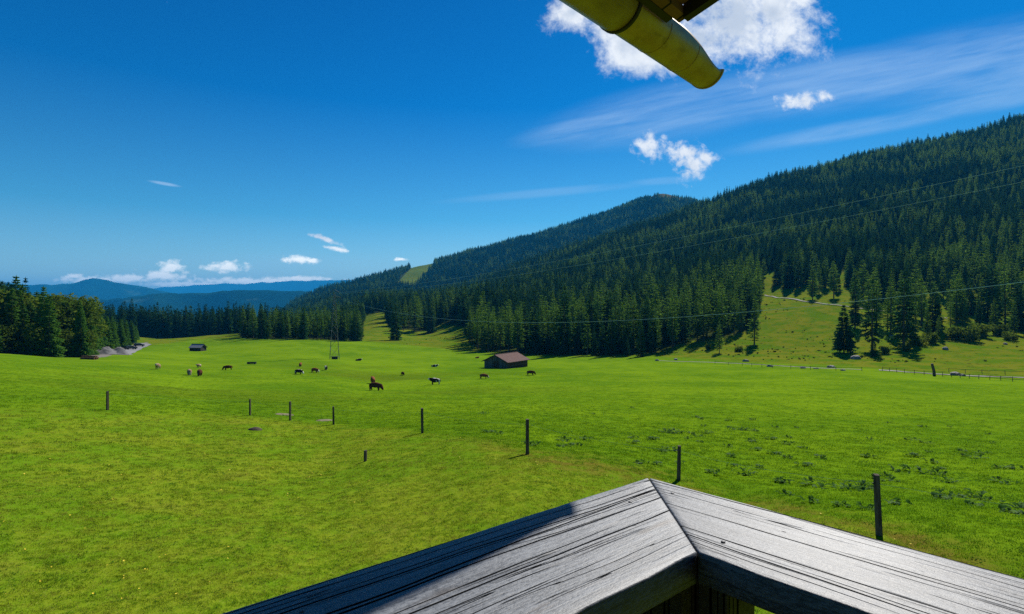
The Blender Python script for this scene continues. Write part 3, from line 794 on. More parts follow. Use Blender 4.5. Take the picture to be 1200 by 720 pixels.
# ------------------------------------------------------------------ fence posts near the balcony
M_POST = simple_mat('post_wood', (0.045, 0.036, 0.026), (0.15, 0.12, 0.09), 3, .9, spec=.08, stretch=(8, 8, .8), bump=.7)
M_WIRE = simple_mat('wire', (0.30, 0.31, 0.32), (0.42, 0.43, 0.44), 3, .45, .8)
M_ROPE = simple_mat('rope', (0.45, 0.46, 0.42), (0.6, 0.6, 0.56), 20, .8)
def post_thing(p, h, w, lean, label, square=True):
    t = empty('fence_post', (p.x, p.y, p.z), random.uniform(-.3, .3), label, 'fence post', 'fence posts along the mown bank')
    mb = MB(); r = random.Random(int(p.x * 100))
    if square:
        n = 5; pts = []
        for i in range(n + 1):
            f = i / n; z = -.3 + (h + .3) * f; k = w * .5 * (1 + r.uniform(-.05, .05)) * (1 - .06 * f)
            ox, oy = lean[0] * f, lean[1] * f
            pts += [(ox - k, oy - k, z), (ox + k, oy - k, z), (ox + k, oy + k, z + (.015 if i == n else 0)), (ox - k, oy + k, z + (.02 if i == n else 0))]
        fs = [(i * 4 + a, i * 4 + (a + 1) % 4, i * 4 + 4 + (a + 1) % 4, i * 4 + 4 + a) for i in range(n) for a in range(4)] + [(3, 2, 1, 0), (n * 4, n * 4 + 1, n * 4 + 2, n * 4 + 3)]
        mb.add(pts, fs)
    mb.build('shaft', M_POST, t, bevel=.006)
    if h > .6:
        ib = MB(); z = h * .86; ib.tube([(lean[0] * .86 - w * .5, lean[1] * .86, z), (lean[0] * .86 - w * .5 - .035, lean[1] * .86, z)], [.012, .016], 8)
        ib.build('insulator', M_DARK, t)
    return t
M_DARK = simple_mat('dark_plastic', (0.02, 0.02, 0.022), (0.03, 0.03, 0.03), 4, .5)
PL = ['farthest-left fence post, alone on the left bank', 'thin fence post left of the two closer-set middle posts', 'middle fence post beside a bare soil patch',
      'fence post right of the bare soil patch, fourth from the left end', 'fence post with a short slanting shadow, alone left of the image middle', 'tall thin post with a leaning shadow straight above the balcony corner',
      'dark post rising right behind the corner of the balcony rail', 'nearest and thickest dark post, right of the balcony corner']
tops = []
for i, (p, (u, v, hp), lab) in enumerate(zip(POSTS, POSTS_UV, PL)):
    h = hp * p.y / FPX; w = [.12, .10, .11, .12, .13, .105, .11, .105][i]
    ln = [(0, 0), (0, 0), (0, 0), (-.02, 0), (-.02, 0), (0, 0), (.03, 0), (-.05, .04)][i]
    post_thing(p, h, w, ln, lab); tops.append(p + Vector((ln[0], ln[1], h * .86)))
p = hit(428, 541); st = post_thing(p, .42, .10, (.01, 0), 'short stub of a post standing by itself in the mown grass')
def sag(a, b, s, n=14): return [a.lerp(b, t / n) - Vector((0, 0, s * 4 * (t / n) * (1 - t / n))) for t in range(n + 1)]
wb = MB()
for a, b in zip(tops[:-1], tops[1:]): wb.tube(sag(a, b, .12), .0022, 5)
wb.tube(sag(tops[-1], Vector((16.5, 9.2, ground(16.5, 9.2) + 1.0)), .1), .0022, 5)
o = wb.build('fence_wire', M_ROPE); tag(o, 'thin pale electric wire strung slack between the near fence posts', 'wire')
# bare soil patches
M_SOIL = simple_mat('soil', (0.035, 0.025, 0.016), (0.085, 0.062, 0.04), 5, .95, bump=.8)
def mound(name, u, v, sx, sy, h, mat, label, cat, seed):
    p = hit(u, v); V = []; F = []; na, nr = 18, 5
    for j in range(nr + 1):
        for i in range(na):
            a = 6.283 * i / na; q = (j / nr) * (1 + .35 * (fbm(math.cos(a) * 1.5 + seed, math.sin(a) * 1.5, 3, seed) - .5))
            x, y = p.x + math.cos(a) * q * sx, p.y + math.sin(a) * q * sy
            V.append((x - p.x, y - p.y, ground(x, y) - p.z + h * (1 - (j / nr) ** 1.6) * (.7 + .6 * float(fbm(x * 4, y * 4, 3, seed))) - (.05 if j == nr else -.012)))
    for j in range(nr):
        for i in range(na): F.append((j * na + i, j * na + (i + 1) % na, (j + 1) * na + (i + 1) % na, (j + 1) * na + i))
    F.append(tuple(range(na)))
    o = link(name, mesh_np(name, V, F, [mat], True)); o.location = p; tag(o, label, cat); return o
mound('molehill', 299, 504, .42, .36, .16, M_SOIL, 'dark fresh molehill in the mown grass below the thin post', 'molehill', 3)
M_DRY = simple_mat('dry_soil', (0.14, 0.115, 0.06), (0.23, 0.19, 0.11), 4, .95, bump=.6)
mound('soil_patch', 334, 486, .7, .9, .05, M_DRY, 'bare dry soil patch left of the middle fence post', 'soil patch', 5)
mound('soil_patch', 380, 493, .6, .8, .05, M_DRY, 'bare dry soil patch between the middle post and the next', 'soil patch', 6)

# ------------------------------------------------------------------ cows
def skin_mesh(name, joints, edges, radii, mats, sub=1):
    me = bpy.data.meshes.new(name); me.from_pydata(joints, edges, []); me.update()
    o = bpy.data.objects.new(name, me); COL.objects.link(o)
    o.modifiers.new('s', 'SKIN')
    for sv, r in zip(me.skin_vertices[0].data, radii): sv.radius = (r, r) if not isinstance(r, tuple) else r
    me.skin_vertices[0].data[0].use_root = True
    sd = o.modifiers.new('d', 'SUBSURF'); sd.levels = sub; sd.render_levels = sub
    dg = bpy.context.evaluated_depsgraph_get(); dg.update()
    out = bpy.data.meshes.new_from_object(o.evaluated_get(dg)); out.name = name
    bpy.data.objects.remove(o); bpy.data.meshes.remove(me)
    out.materials.clear()
    for m in mats: out.materials.append(m)
    out.polygons.foreach_set('use_smooth', [True] * len(out.polygons))
    return out
def cow_mesh(name, pose, mat):
    J = []; E = []; RR = []
    def j(p, r, par=None):
        J.append(p); RR.append(r * 1.16)
        if par is not None: E.append((par, len(J) - 1))
        return len(J) - 1
    dz = -.62 if pose == 'lie' else 0
    pel = j((-.70, 0, 1.02 + dz), .37); mid = j((-.1, 0, .93 + dz), .46, pel); ch = j((.50, 0, .97 + dz), .40, mid)
    if pose == 'graze':
        nk = j((.92, 0, .86), .26, ch); po = j((1.16, 0, .52), .17, nk); mu = j((1.30, 0, .17), .12, po); ear = (po, (1.10, .26, .58), (1.10, -.26, .58))
    else:
        nk = j((.90, 0, 1.14 + dz), .25, ch); po = j((1.16, 0, 1.30 + dz), .18, nk); mu = j((1.46, 0, 1.12 + dz), .13, po); ear = (po, (1.10, .28, 1.34 + dz), (1.10, -.28, 1.34 + dz))
    for e in ear[1:]: j(e, .045, ear[0])
    for s in (-1, 1):
        hp = j((-.70, .2 * s, .74 + dz), .22, pel); sh = j((.50, .18 * s, .68 + dz), .17, ch)
        if pose == 'lie':
            kn = j((-.35, .42 * s, .22), .12, hp); j((-.62, .48 * s, .08), .07, kn)
            kn = j((.85, .22 * s, .20), .09, sh); j((.55, .26 * s, .07), .06, kn)
        else:
            w = .05 * s
            hk = j((-.84, .20 * s, .40), .10, hp); j((-.76 + w, .2 * s, .05), .075, hk)
            kn = j((.54 - w, .18 * s, .38), .09, sh); j((.53 - w, .18 * s, .05), .075, kn)
    tl = j((-1.02, 0, 1.08 + dz), .05, pel); j((-1.09, 0, .55 + dz * .6), .045, tl)
    return skin_mesh(name, J, E, RR, [mat])
def cow_mat(name, body, body2, white, amount, head_white=True):
    m, nt, b = material(name)
    oc = nt.new('ShaderNodeTexCoord').outputs['Object']; rnd = nt.new('ShaderNodeObjectInfo').outputs['Random']
    x, y, z = nt.sep(oc)
    n = nt.noise(nt.vm('ADD', oc, nt.comb(nt.m('MULTIPLY', rnd, 50), 0, 0)), 1.5, 2, .4)
    base = nt.mix(nt.noise(oc, 5, 3), body, body2)
    f = nt.sstep(n, 1 - amount - .02, 1 - amount + .02)
    back = nt.m('MULTIPLY', nt.sstep(z, 1.26, 1.36), nt.sstep(x, .6, .2))
    f = nt.m('MAXIMUM', f, nt.m('MULTIPLY', back, 1.0 if amount > .3 else 0.0))
    if head_white: f = nt.m('MAXIMUM', f, nt.sstep(x, 1.12, 1.22))
    nt.put(b.inputs['Base Color'], nt.mix(f, base, white)); b.inputs['Roughness'].default_value = .85; b.inputs['Specular IOR Level'].default_value = .04
    return m
CM = {'brown': cow_mat('cow_brown', (.20, .062, .022), (.26, .09, .035), (.6, .52, .42), .20),
      'dark': cow_mat('cow_dark', (.075, .026, .011), (.11, .042, .02), (.5, .44, .38), .12, False),
      'pied': cow_mat('cow_pied', (.02, .014, .012), (.035, .025, .02), (.68, .62, .55), .42),
      'cream': cow_mat('cow_cream', (.24, .14, .075), (.34, .22, .13), (.46, .37, .28), .40)}
CMESH = {}
def cow(u, v, pose, mat, deg, label, s=1.0):
    key = (pose, mat)
    if key not in CMESH: CMESH[key] = cow_mesh('cow_' + pose + '_' + mat, pose, CM[mat])
    p = hit(u, v, 40.0); o = link('cow', CMESH[key]); o.location = p - Vector((0, 0, .03)); o.rotation_euler = (0, 0, R(deg)); s *= .92; o.scale = (s, s, s)
    tag(o, label, 'cow', 'cows grazing on the meadow')
cow(185, 433, 'stand', 'cream', -75, 'pale cream cow standing apart, farthest left of the herd', 1.0)
cow(222, 440, 'graze', 'cream', -55, 'cream cow grazing just left of a dark brown cow', 1.0)
cow(234, 441, 'graze', 'dark', -70, 'dark brown cow beside the cream one, head down in the left herd', 1.08)
cow(233, 431, 'stand', 'cream', -100, 'small pale cow behind the dark one in the left herd', .72)
cow(267, 434, 'graze', 'dark', 205, 'dark cow side-on, alone between the left trio and the black trough', .95)
cow(350, 439, 'graze', 'pied', -10, 'black and white cow grazing in front of a brown cow near the pylon', .95)
cow(352, 430, 'stand', 'brown', 100, 'brown cow seen from behind, above the black and white one', .85)
cow(369, 437, 'graze', 'brown', -20, 'reddish brown cow side-on in the middle of the group below the pylon', .95)
cow(382, 434, 'stand', 'pied', -80, 'dark cow with a white back facing us, right end of the pylon group', .9)
cow(437, 450, 'stand', 'brown', 110, 'reddish cow half hidden behind the nearest dark cow', 1.05)
cow(440, 458, 'graze', 'dark', -15, 'largest dark cow grazing in the middle of the meadow, nearest of all', 1.1)
cow(472, 440, 'graze', 'dark', -60, 'small dark cow with head down on the dip right of the nearest pair', .75)
cow(510, 451, 'stand', 'pied', 185, 'black and white patched cow side-on by itself left of the barn', 1.0)
cow(509, 430, 'lie', 'pied', 10, 'cow lying down far off between the slope and the barn', .95)
cow(567, 444, 'graze', 'brown', -12, 'reddish brown cow grazing right below the barn gable', .95)
cow(622, 440, 'graze', 'dark', 8, 'black cow grazing to the right of the barn', 1.0)
cow(559, 420, 'lie', 'brown', 40, 'small brown cow resting beyond the left corner of the barn', .9)
cow(420, 423, 'lie', 'pied', 30, 'dark and white cow lying near the foot of the pylon', 1.0)

# ------------------------------------------------------------------ trough, log pile, gravel, vehicles
p = hit(295, 427, 60.); t = empty('water_trough', p, R(5), 'low black water trough lying in the meadow left of the pylon', 'trough')
L_ = 2.4; mb = MB(); mb.box(-L_/2, L_/2, -.35, .35, .12, .2); mb.box(-L_/2, L_/2, -.35, -.29, .2, .6); mb.box(-L_/2, L_/2, .29, .35, .2, .6); mb.box(-L_/2, -L_/2+.06, -.29, .29, .2, .6); mb.box(L_/2-.06, L_/2, -.29, .29, .2, .6)
mb.build('basin', M_DARK, t)
for s in (-1, 1):
    mb = MB(); mb.box(s * .8 - .08, s * .8 + .08, -.3, .3, -.2, .12); mb.build('foot', M_DARK, t)
M_LOG = simple_mat('log', (0.10, 0.045, 0.022), (0.20, 0.10, 0.05), 2, .9, bump=.5)
p = hit(105, 421.5, 60.); t = empty('log_pile', p, R(0), 'low pile of reddish brown logs lying before the gravel heaps', 'log pile')
r = random.Random(4)
for row, n in ((0, 5), (1, 4), (2, 2)):
    for i in range(n):
        mb = MB(); y = (i - n / 2 + .5) * .36; z = .15 + row * .30; a = r.uniform(-.1, .1)
        mb.tube([(-1.7 + a, y, z), (0, y + a * .2, z), (1.7 + a, y, z)], [.18, .17, .15], 9); mb.build('log', M_LOG, t)
M_GRAVEL = simple_mat('gravel', (0.13, 0.10, 0.085), (0.24, 0.20, 0.175), 1.2, .95, bump=1.0)
M_GRAVELG = simple_mat('grey_gravel', (0.10, 0.097, 0.094), (0.21, 0.205, 0.20), 1.2, .95, bump=1.0)
def heap(u, v, sx, sy, h, mat, label, seed):
    p = hit(u, v, 60.); N = 26; V = []; F = []
    for i in range(N):
        for q in range(N):
            a, b = i / (N - 1) * 2 - 1, q / (N - 1) * 2 - 1; d = math.hypot(a, b)
            x, y = a * sx, b * sy
            z = ground(p.x + x, p.y + y) - p.z - .3 + (h + .3) * max(0, 1 - d) * (.35 + 1.3 * float(fbm(a * 3.2 + seed, b * 3.2, 4, seed))) - (.4 if d > 1 else 0)
            V.append((x, y, z))
    for i in range(N - 1):
        for q in range(N - 1): F.append((i * N + q, (i + 1) * N + q, (i + 1) * N + q + 1, i * N + q + 1))
    o = link('gravel_heap', mesh_np('gravel_heap', V, F, [mat], True)); o.location = p; tag(o, label, 'gravel heap', 'gravel heaps at the edge of the wood')
heap(107, 415, 4.2, 4, 1.7, M_GRAVEL, 'pinkish brown gravel heap against the trees, left of the grey ones', 3)
heap(122, 415, 5.0, 4, 2.3, M_GRAVELG, 'long pale grey gravel heap in the middle of the three', 8)
heap(136, 415, 5.2, 4, 2.5, M_GRAVELG, 'tall grey gravel heap nearest the lane, right of the others', 15)
def ribbon(name, uvs, w, mat, off=.05, samples=60, dmin=40.):
    ps = [hit(u, v, dmin) for u, v in uvs]; V = []; F = []
    seg = []
    for i in range(samples + 1):
        t = i / samples * (len(ps) - 1); k = min(int(t), len(ps) - 2); f = t - k
        p0, p1, p2, p3 = ps[max(k - 1, 0)], ps[k], ps[k + 1], ps[min(k + 2, len(ps) - 1)]
        seg.append(.5 * ((2 * p1) + (p2 - p0) * f + (2 * p0 - 5 * p1 + 4 * p2 - p3) * f * f + (3 * p1 - p0 - 3 * p2 + p3) * f ** 3))
    nw = 5
    for i, q in enumerate(seg):
        d = (seg[min(i + 1, samples)] - seg[max(i - 1, 0)]); d.z = 0; d.normalize(); s = Vector((d.y, -d.x, 0))
        ww = w * (1 + .4 * (float(fbm(i * .3, 0, 3, 5)) - .5))
        for c in range(nw):
            a = (c / (nw - 1) - .5) * ww; x, y = q.x + s.x * a, q.y + s.y * a
            V.append((x, y, ground(x, y) + off))
    for i in range(samples):
        for c in range(nw - 1): F.append((i * nw + c, i * nw + c + 1, (i + 1) * nw + c + 1, (i + 1) * nw + c))
    o = link(name, mesh_np(name, V, F, [mat], True)); o['kind'] = 'structure'; return o
M_TRACK = simple_mat('track', (0.17, 0.16, 0.13), (0.27, 0.255, 0.22), .4, .95)
M_LANE = simple_mat('lane', (0.17, 0.165, 0.16), (0.26, 0.255, 0.25), .3, .9)
ribbon('path', [(896,346.5),(920,350),(960,356),(1000,361),(1040,365.5),(1075,369),(1110,374)], 1.7, M_TRACK, .35, 90, 150.)
ribbon('lane', [(140,416),(152,411),(164,406.5),(170,404),(160,402.5)], 5.0, M_LANE, .12, 40, 80.)
def car(u, v, deg, label, col):
    p = hit(u, v, 80.); t = empty('parked_car', p + Vector((0, 0, .12)), R(deg), label, 'car', 'dark vehicles on the lane')
    prof = [(-2.05, .35), (-2.1, .75), (-1.95, .95), (-1.6, 1.42), (-.2, 1.48), (.55, 1.42), (1.15, 1.0), (2.0, .85), (2.1, .6), (2.05, .35)]
    mb = MB(); n = len(prof); vs = [(x, s * (.85 if z < 1.05 else .68), z) for s in (-1, 1) for x, z in prof]
    mb.add(vs, [tuple(range(n)), tuple(range(2 * n - 1, n - 1, -1))] + [(i, (i + 1) % n, n + (i + 1) % n, n + i) for i in range(n)]); mb.build('body', col, t, bevel=.04)
    for s in (-1, 1):
        mb = MB(); y = s * .775
        mb.frame_box((0, y, 0), (1, 0, 0), (0, 1, 0), (0, 0, 1), -1.45, .7, -.01, .01, 1.05, 1.36); mb.build('window', M_GLASSD, t)
        for x in (-1.3, 1.3):
            mb = MB(); mb.tube([(x, s * .72, .32), (x, s * .9, .32)], .33, 14); mb.build('wheel', M_DARK, t)
M_GLASSD = simple_mat('dark_glass', (0.02, 0.025, 0.03), (0.03, 0.035, 0.04), 2, .1, spec=.6)
M_CARP = simple_mat('dark_paint', (0.02, 0.022, 0.026), (0.03, 0.032, 0.036), 1, .3, spec=.5)
car(153, 410.2, 60, 'dark car parked at the near end of the gravel lane', M_CARP)
car(163, 406.6, 35, 'dark car farther along the gravel lane by the young conifers', M_CARP)

# ------------------------------------------------------------------ barn and hut
def plank_mat(name, c1, c2, freq, vertical=True, rough=.9):
    m, nt, b = material(name)
    oc = nt.new('ShaderNodeTexCoord').outputs['Object']; x, y, z = nt.sep(oc)
    if vertical:
        q = nt.m('MULTIPLY', nt.m('ADD', x, y), freq); st = (14, 14, 1.0)
    else:
        q = nt.m('MULTIPLY', z, freq); st = (1.0, 1.0, 14)
    cell = nt.m('FLOOR', q); fr = nt.m('FRACT', q)
    wn = nt.new('ShaderNodeTexWhiteNoise', noise_dimensions='1D'); nt.put(wn.inputs['W'], cell)
    n = nt.noise(nt.vm('MULTIPLY', oc, st), 1.0, 5, .6)
    col = nt.mix(nt.sstep(nt.m('ADD', nt.m('MULTIPLY', wn.outputs[0], .5), nt.m('MULTIPLY', n, .5)), .25, .75), c1, c2)
    gap = nt.m('LESS_THAN', fr, .10)
    nt.put(b.inputs['Base Color'], nt.mix(gap, col, (.012, .01, .008))); b.inputs['Roughness'].default_value = rough
    b.inputs['Specular IOR Level'].default_value = .2
    nt.put(b.inputs['Normal'], nt.bump(nt.m('SUBTRACT', n, nt.m('MULTIPLY', gap, 2.0)), .7, .02))
    return m
M_BARNW = plank_mat('barn_boards', (.07, .065, .058), (.17, .158, .145), 4.0)
M_BARNS = plank_mat('barn_side', (.05, .032, .022), (.11, .07, .05), 4.0, False)
M_HUTW = plank_mat('hut_logs', (.025, .02, .018), (.06, .05, .04), 4.0, False)
def shingle_mat(name, c1, c2):
    m, nt, b = material(name)
    oc = nt.new('ShaderNodeTexCoord').outputs['Object']
    br = nt.new('ShaderNodeTexBrick'); nt.put(br.inputs['Vector'], nt.vm('MULTIPLY', oc, (1, 1, 1)))
    br.inputs['Color1'].default_value = (*c1, 1); br.inputs['Color2'].default_value = (*c2, 1); br.inputs['Mortar'].default_value = (c1[0]*.4, c1[1]*.4, c1[2]*.4, 1)
    br.inputs['Scale'].default_value = 2.2; br.inputs['Mortar Size'].default_value = .02; br.inputs['Brick Width'].default_value = .35; br.inputs['Row Height'].default_value = .5
    n = nt.noise(oc, .9, 6, .65)
    nt.put(b.inputs['Base Color'], nt.mix(nt.m('MULTIPLY', nt.sstep(n, .45, .7), .6), br.outputs[0], (c2[0]*.7, c2[1]*.75, c2[2]*.8)))
    b.inputs['Roughness'].default_value = .9; b.inputs['Specular IOR Level'].default_value = .05; nt.put(b.inputs['Normal'], nt.bump(br.outputs['Fac'], .5, .03)); return m
M_SHING = shingle_mat('weathered_shingles', (.155, .088, .070), (.235, .150, .128))
M_SHINGG = shingle_mat('grey_shingles', (.28, .28, .29), (.40, .40, .41))
def building(name, u, v, deg, W, L, eh, rh, over, wm, gm, rm, label, cat, corner=None, door=True):
    """origin on the near wall's middle; local x runs along the ridge, away from us"""
    p = hit(u, v, 60.); t = empty(name, p, R(deg), label, cat)
    h2 = W / 2
    def gable(x0, x1):
        mb = MB(); pts = [(-h2, -1.0), (h2, -1.0), (h2, eh), (0, rh), (-h2, eh)]
        vs = [(x, y, z) for x in (x0, x1) for y, z in pts]
        mb.add(vs, [(0, 1, 2, 3, 4), (9, 8, 7, 6, 5)] + [(i, (i + 1) % 5, 5 + (i + 1) % 5, 5 + i) for i in range(5)]); return mb
    w1 = gable(0, .16).build('gable_wall', gm, t)
    gable(L - .16, L).build('gable_wall', gm, t)
    for s in (-1, 1):
        mb = MB(); y0, y1 = (h2 - .163, h2 - .003) if s > 0 else (-h2 + .003, -h2 + .163); mb.box(.163, L - .163, y0, y1, -1.0, eh); mb.build('side_wall', wm, t)
    if door:
        mb = MB(); mb.box(-.05, -.003, -1.2, .9, 0.02, 2.0); d = mb.build('door', wm, w1)
        mb = MB(); mb.box(-.09, -.053, .55, .62, .95, 1.2); mb.build('handle', M_DARK, w1)
    rfp = MB(); sl = (rh - eh) / h2
    for s in (-1, 1):
        y1 = s * (h2 + over); z1 = eh - sl * over; th = .14
        vs = [(x, y, z + dz) for x in (-over, L + over) for y, z in ((0, rh), (y1, z1)) for dz in (.02, th)]
        rfp.add(vs, [(0, 2, 3, 1), (4, 5, 7, 6), (0, 1, 5, 4), (2, 6, 7, 3), (0, 4, 6, 2), (1, 3, 7, 5)])
    rf = rfp.build('roof', rm, t)
    mb = MB(); mb.tube([(-over - .01, 0, rh + .17), (L + over + .01, 0, rh + .17)], .09, 8); mb.build('ridge_board', wm, rf)
    for s in (-1, 1):
        mb = MB(); y1 = s * (h2 + over); z1 = eh - sl * over
        vs = [(x, y, z + dz) for x in (-over - .05, -over - .005) for y, z in ((0, rh), (y1, z1)) for dz in (-.10, .12)]
        mb.add(vs, [(0, 2, 3, 1), (4, 5, 7, 6), (0, 1, 5, 4), (2, 6, 7, 3), (0, 4, 6, 2), (1, 3, 7, 5)]); mb.build('barge_board', wm, rf)
    return t
building('barn', 581, 431.5, 57, 8.2, 11.0, 1.95, 3.75, .6, M_BARNS, M_BARNW, M_SHING, 'grey boarded barn with a broad reddish shingle roof at the meadow edge', 'barn')
building('hay_hut', 238.5, 411.5, 172, 3.6, 5.0, 1.5, 2.7, .3, M_HUTW, M_HUTW, M_SHINGG, 'small dark log hut with a pale grey roof far left in the meadow', 'hut', door=False)

# ------------------------------------------------------------------ pylon and cables
M_STEEL = simple_mat('galvanised_steel', (.10, .105, .11), (.17, .175, .18), 1, .6, .5)
pp = hit(392, 421, 80.); PH = 80 * pp.y / FPX
t = empty('lattice_pylon', pp, R(20), 'slender grey lattice power pylon standing in front of the conifer grove', 'pylon')
def half(z): return 1.35 * (1 - z / PH) ** 1.15 + .22
for sx_ in (-1, 1):
    for sy_ in (-1, 1):
        mb = MB(); mb.tube([(sx_ * half(z), sy_ * half(z), z) for z in np.linspace(-.3, PH * .98, 9)], .055, 5); mb.build('leg', M_STEEL, t)
mb = MB(); zs = [0.4]
while zs[-1] < PH * .93: zs.append(zs[-1] + 2.2 * half(zs[-1]) + .3)
for z0, z1 in zip(zs[:-1], zs[1:]):
    a, b = half(z0), half(z1)
    for s in (-1, 1):
        for (c0, c1) in (((-a, s * a, z0), (b, s * b, z1)), ((a, s * a, z0), (-b, s * b, z1)), ((s * a, -a, z0), (s * b, b, z1)), ((s * a, a, z0), (s * b, -b, z1))): mb.tube([c0, c1], .028, 4)
mb.build('bracing', M_STEEL, t)
ATT = []
for f, w in ((.90, 2.3), (.985, 1.5)):
    mb = MB(); z = PH * f; mb.tube([(-w, 0, z), (w, 0, z)], .07, 5); mb.tube([(-w, 0, z), (0, 0, z + .8)], .03, 4); mb.tube([(w, 0, z), (0, 0, z + .8)], .03, 4)
    ca = mb.build('cross_arm', M_STEEL, t)
    for s in (-1, 1):
        ib = MB(); ib.tube([(s * w * .95, 0, z), (s * w * .95, 0, z - .55)], [.05, .09], 6); ib.build('insulator', M_DARK, ca)
        q = Matrix.Rotation(R(20), 4, 'Z') @ Vector((s * w * .95, 0, z - .55)); ATT.append(pp + q)
mb = MB(); mb.box(-1.0, 1.0, -1.5, -.7, -.3, 1.0); mb.build('switch_box', M_DARK, t)
M_CABLE = simple_mat('cable', (.66, .67, .68), (.76, .77, .78), 2, .45, .2)
def cable(a, uvd, s, rad, label, n=60):
    u, v, D = uvd; b = Vector(((u - CU) / FPX * D, D, -(v - CV) / FPX * D))
    mb = MB(); mb.tube(sag(a, b, s, n), rad, 5, False); o = mb.build('power_cable', M_CABLE); tag(o, label, 'power cable', 'power cables to the lattice pylon')
cable(ATT[2], (1420, 146, 48), 2.2, .014, 'uppermost thin power cable rising across the forest to the right edge')
cable(ATT[3], (1420, 168, 50), 2.6, .014, 'second power cable running just below the uppermost one')
cable(ATT[1], (1420, 302, 46), 6.6, .022, 'lowest power cable, sagging past the forest edge and over the hillside track')

# ------------------------------------------------------------------ stream bed, boulders, right-hand fences
M_ROCK = simple_mat('boulder', (.10, .09, .075), (.32, .30, .27), 1.5, .9, bump=.8)
def rock(u, v, s, label, seed, grp):
    r = random.Random(seed); bm = bmesh.new(); bmesh.ops.create_icosphere(bm, subdivisions=3, radius=1.0)
    ax = (s * r.uniform(.9, 1.5), s * r.uniform(.6, 1.0), s * r.uniform(.45, .7))
    for vtx in bm.verts:
        c = vtx.co.copy(); k = .72 + .65 * float(fbm(c.x * 1.1 + seed * 3, c.y * 1.1 + c.z * 1.7, 4, seed))
        vtx.co = Vector((round(c.x * 2.6) / 2.6 * .5 + c.x * .5, round(c.y * 2.2) / 2.2 * .4 + c.y * .6, c.z)) * k; vtx.co = Vector((vtx.co.x * ax[0], vtx.co.y * ax[1], vtx.co.z * ax[2]))
    me = bpy.data.meshes.new('boulder'); bm.to_mesh(me); bm.free(); me.materials.append(M_ROCK)
    p = hit(u, v, 40.); o = link('boulder', me); o.location = p + Vector((0, 0, s * .12)); o.rotation_euler = (0, 0, r.uniform(0, 6.28)); tag(o, label, 'boulder', grp)
RK = [(902,430,.7,'flat boulder at the left end of the stream bank'), (941,432,.75,'boulder on the stream bank left of the skirted spruce'), (956,432.5,.55,'brown-topped boulder next to the bank boulder'),
      (974,431,.9,'long flat pale boulder below the skirted spruce'), (988,434.5,.5,'low boulder at the meadow edge under the skirted spruce'), (1003,421,1.5,'white boulder right at the foot of the skirted spruce'),
      (1119,440,1.3,'big white boulder beside the leaning stump'), (1128,441,.7,'smaller pale boulder touching the big white one'), (1108,410,1.3,'pale boulder on the slope below the round-topped larch'),
      (1045,395,.9,'grey boulder between the thin spruce and the tallest one'), (1090,388,.8,'grey boulder above the dark bushes of the right slope'), (1178,404,.9,'pale boulder far right on the upper slope'),
      (770,423,.8,'flat boulder at the forest foot right of the plump spruce'), (792,422,.7,'flat boulder alone on the bank, second right of the plump spruce'), (874,424,.9,'boulder on the bank below the corner larch')]
for i, (u, v, s, lab) in enumerate(RK): rock(u, v, s, lab, 20 + i, 'boulders along the stream and slope')
M_STREAM = simple_mat('stream_bed', (.06, .052, .035), (.19, .175, .15), .5, .8, bump=.6)
ribbon('stream', [(770,423),(820,424.5),(870,426.5),(920,429.5),(970,432),(1010,433.5)], 1.3, M_STREAM, .05, 80, 80.)
ribbon('lane', [(1030,434),(1060,436),(1095,438.5),(1130,440.5),(1165,441.8),(1205,443)], 3.0, M_STREAM, .08, 60, 60.)
M_FENCE = simple_mat('fence_wood', (.05, .042, .035), (.14, .12, .10), 3, .9, stretch=(3, 3, 1))
def rail_fence(uvs, h, step, label, rails):
    ps = [hit(u, v, 40.) for u, v in uvs]; t = empty('pasture_fence', ps[0], 0, label, 'fence'); o0 = ps[0]; feet = []
    for a, b in zip(ps[:-1], ps[1:]):
        n = max(1, int((b - a).length / step))
        for i in range(n): q = a.lerp(b, i / n); feet.append(Vector((q.x, q.y, ground(q.x, q.y))))
    feet.append(ps[-1]); r = random.Random(3)
    for q in feet:
        mb = MB(); l = Vector((r.uniform(-.06, .06), r.uniform(-.06, .06), 0)); mb.tube([q - o0 - Vector((0, 0, .3)), q - o0 + l + Vector((0, 0, h * r.uniform(.9, 1.12)))], [.065, .055], 6); mb.build('post', M_FENCE, t)
    for f in rails:
        mb = MB()
        for a, b in zip(feet[:-1], feet[1:]): mb.tube([a - o0 + Vector((0, .07, h * f)), b - o0 + Vector((0, .07, h * f))], .04 if len(rails) < 3 else .03, 5)
        mb.build('rail', M_FENCE, t)
rail_fence([(1034,434.5),(1060,437.5),(1095,440.5),(1147,444.5),(1215,449)], 1.05, 2.0, 'low grey rail fence along the near side of the farm lane at the right', (.45, .85))
rail_fence([(1112,436.5),(1151,438.5),(1178,439.5),(1215,441)], 1.15, 3.4, 'sparser grey post fence behind the boulders on the far side of the farm lane', (.82,))
rail_fence([(838,426.5),(870,429),(905,431.5),(950,433.5),(1010,435)], .95, 4.4, 'thin low post and wire fence along the stream at the meadow edge', (.85,))
p = hit(1095, 440.5, 60.); h = 14 * p.y / FPX; mb = MB(); mb.tube([(0, 0, -.3), (-.12, 0, h * .4), (-.42, .05, h * .8), (-.55, .05, h)], [.38, .33, .31, .27], 10)
o = mb.build('tree_stump', M_POST, None, p); tag(o, 'thick dark broken trunk leaning left over the farm lane fence', 'tree stump')
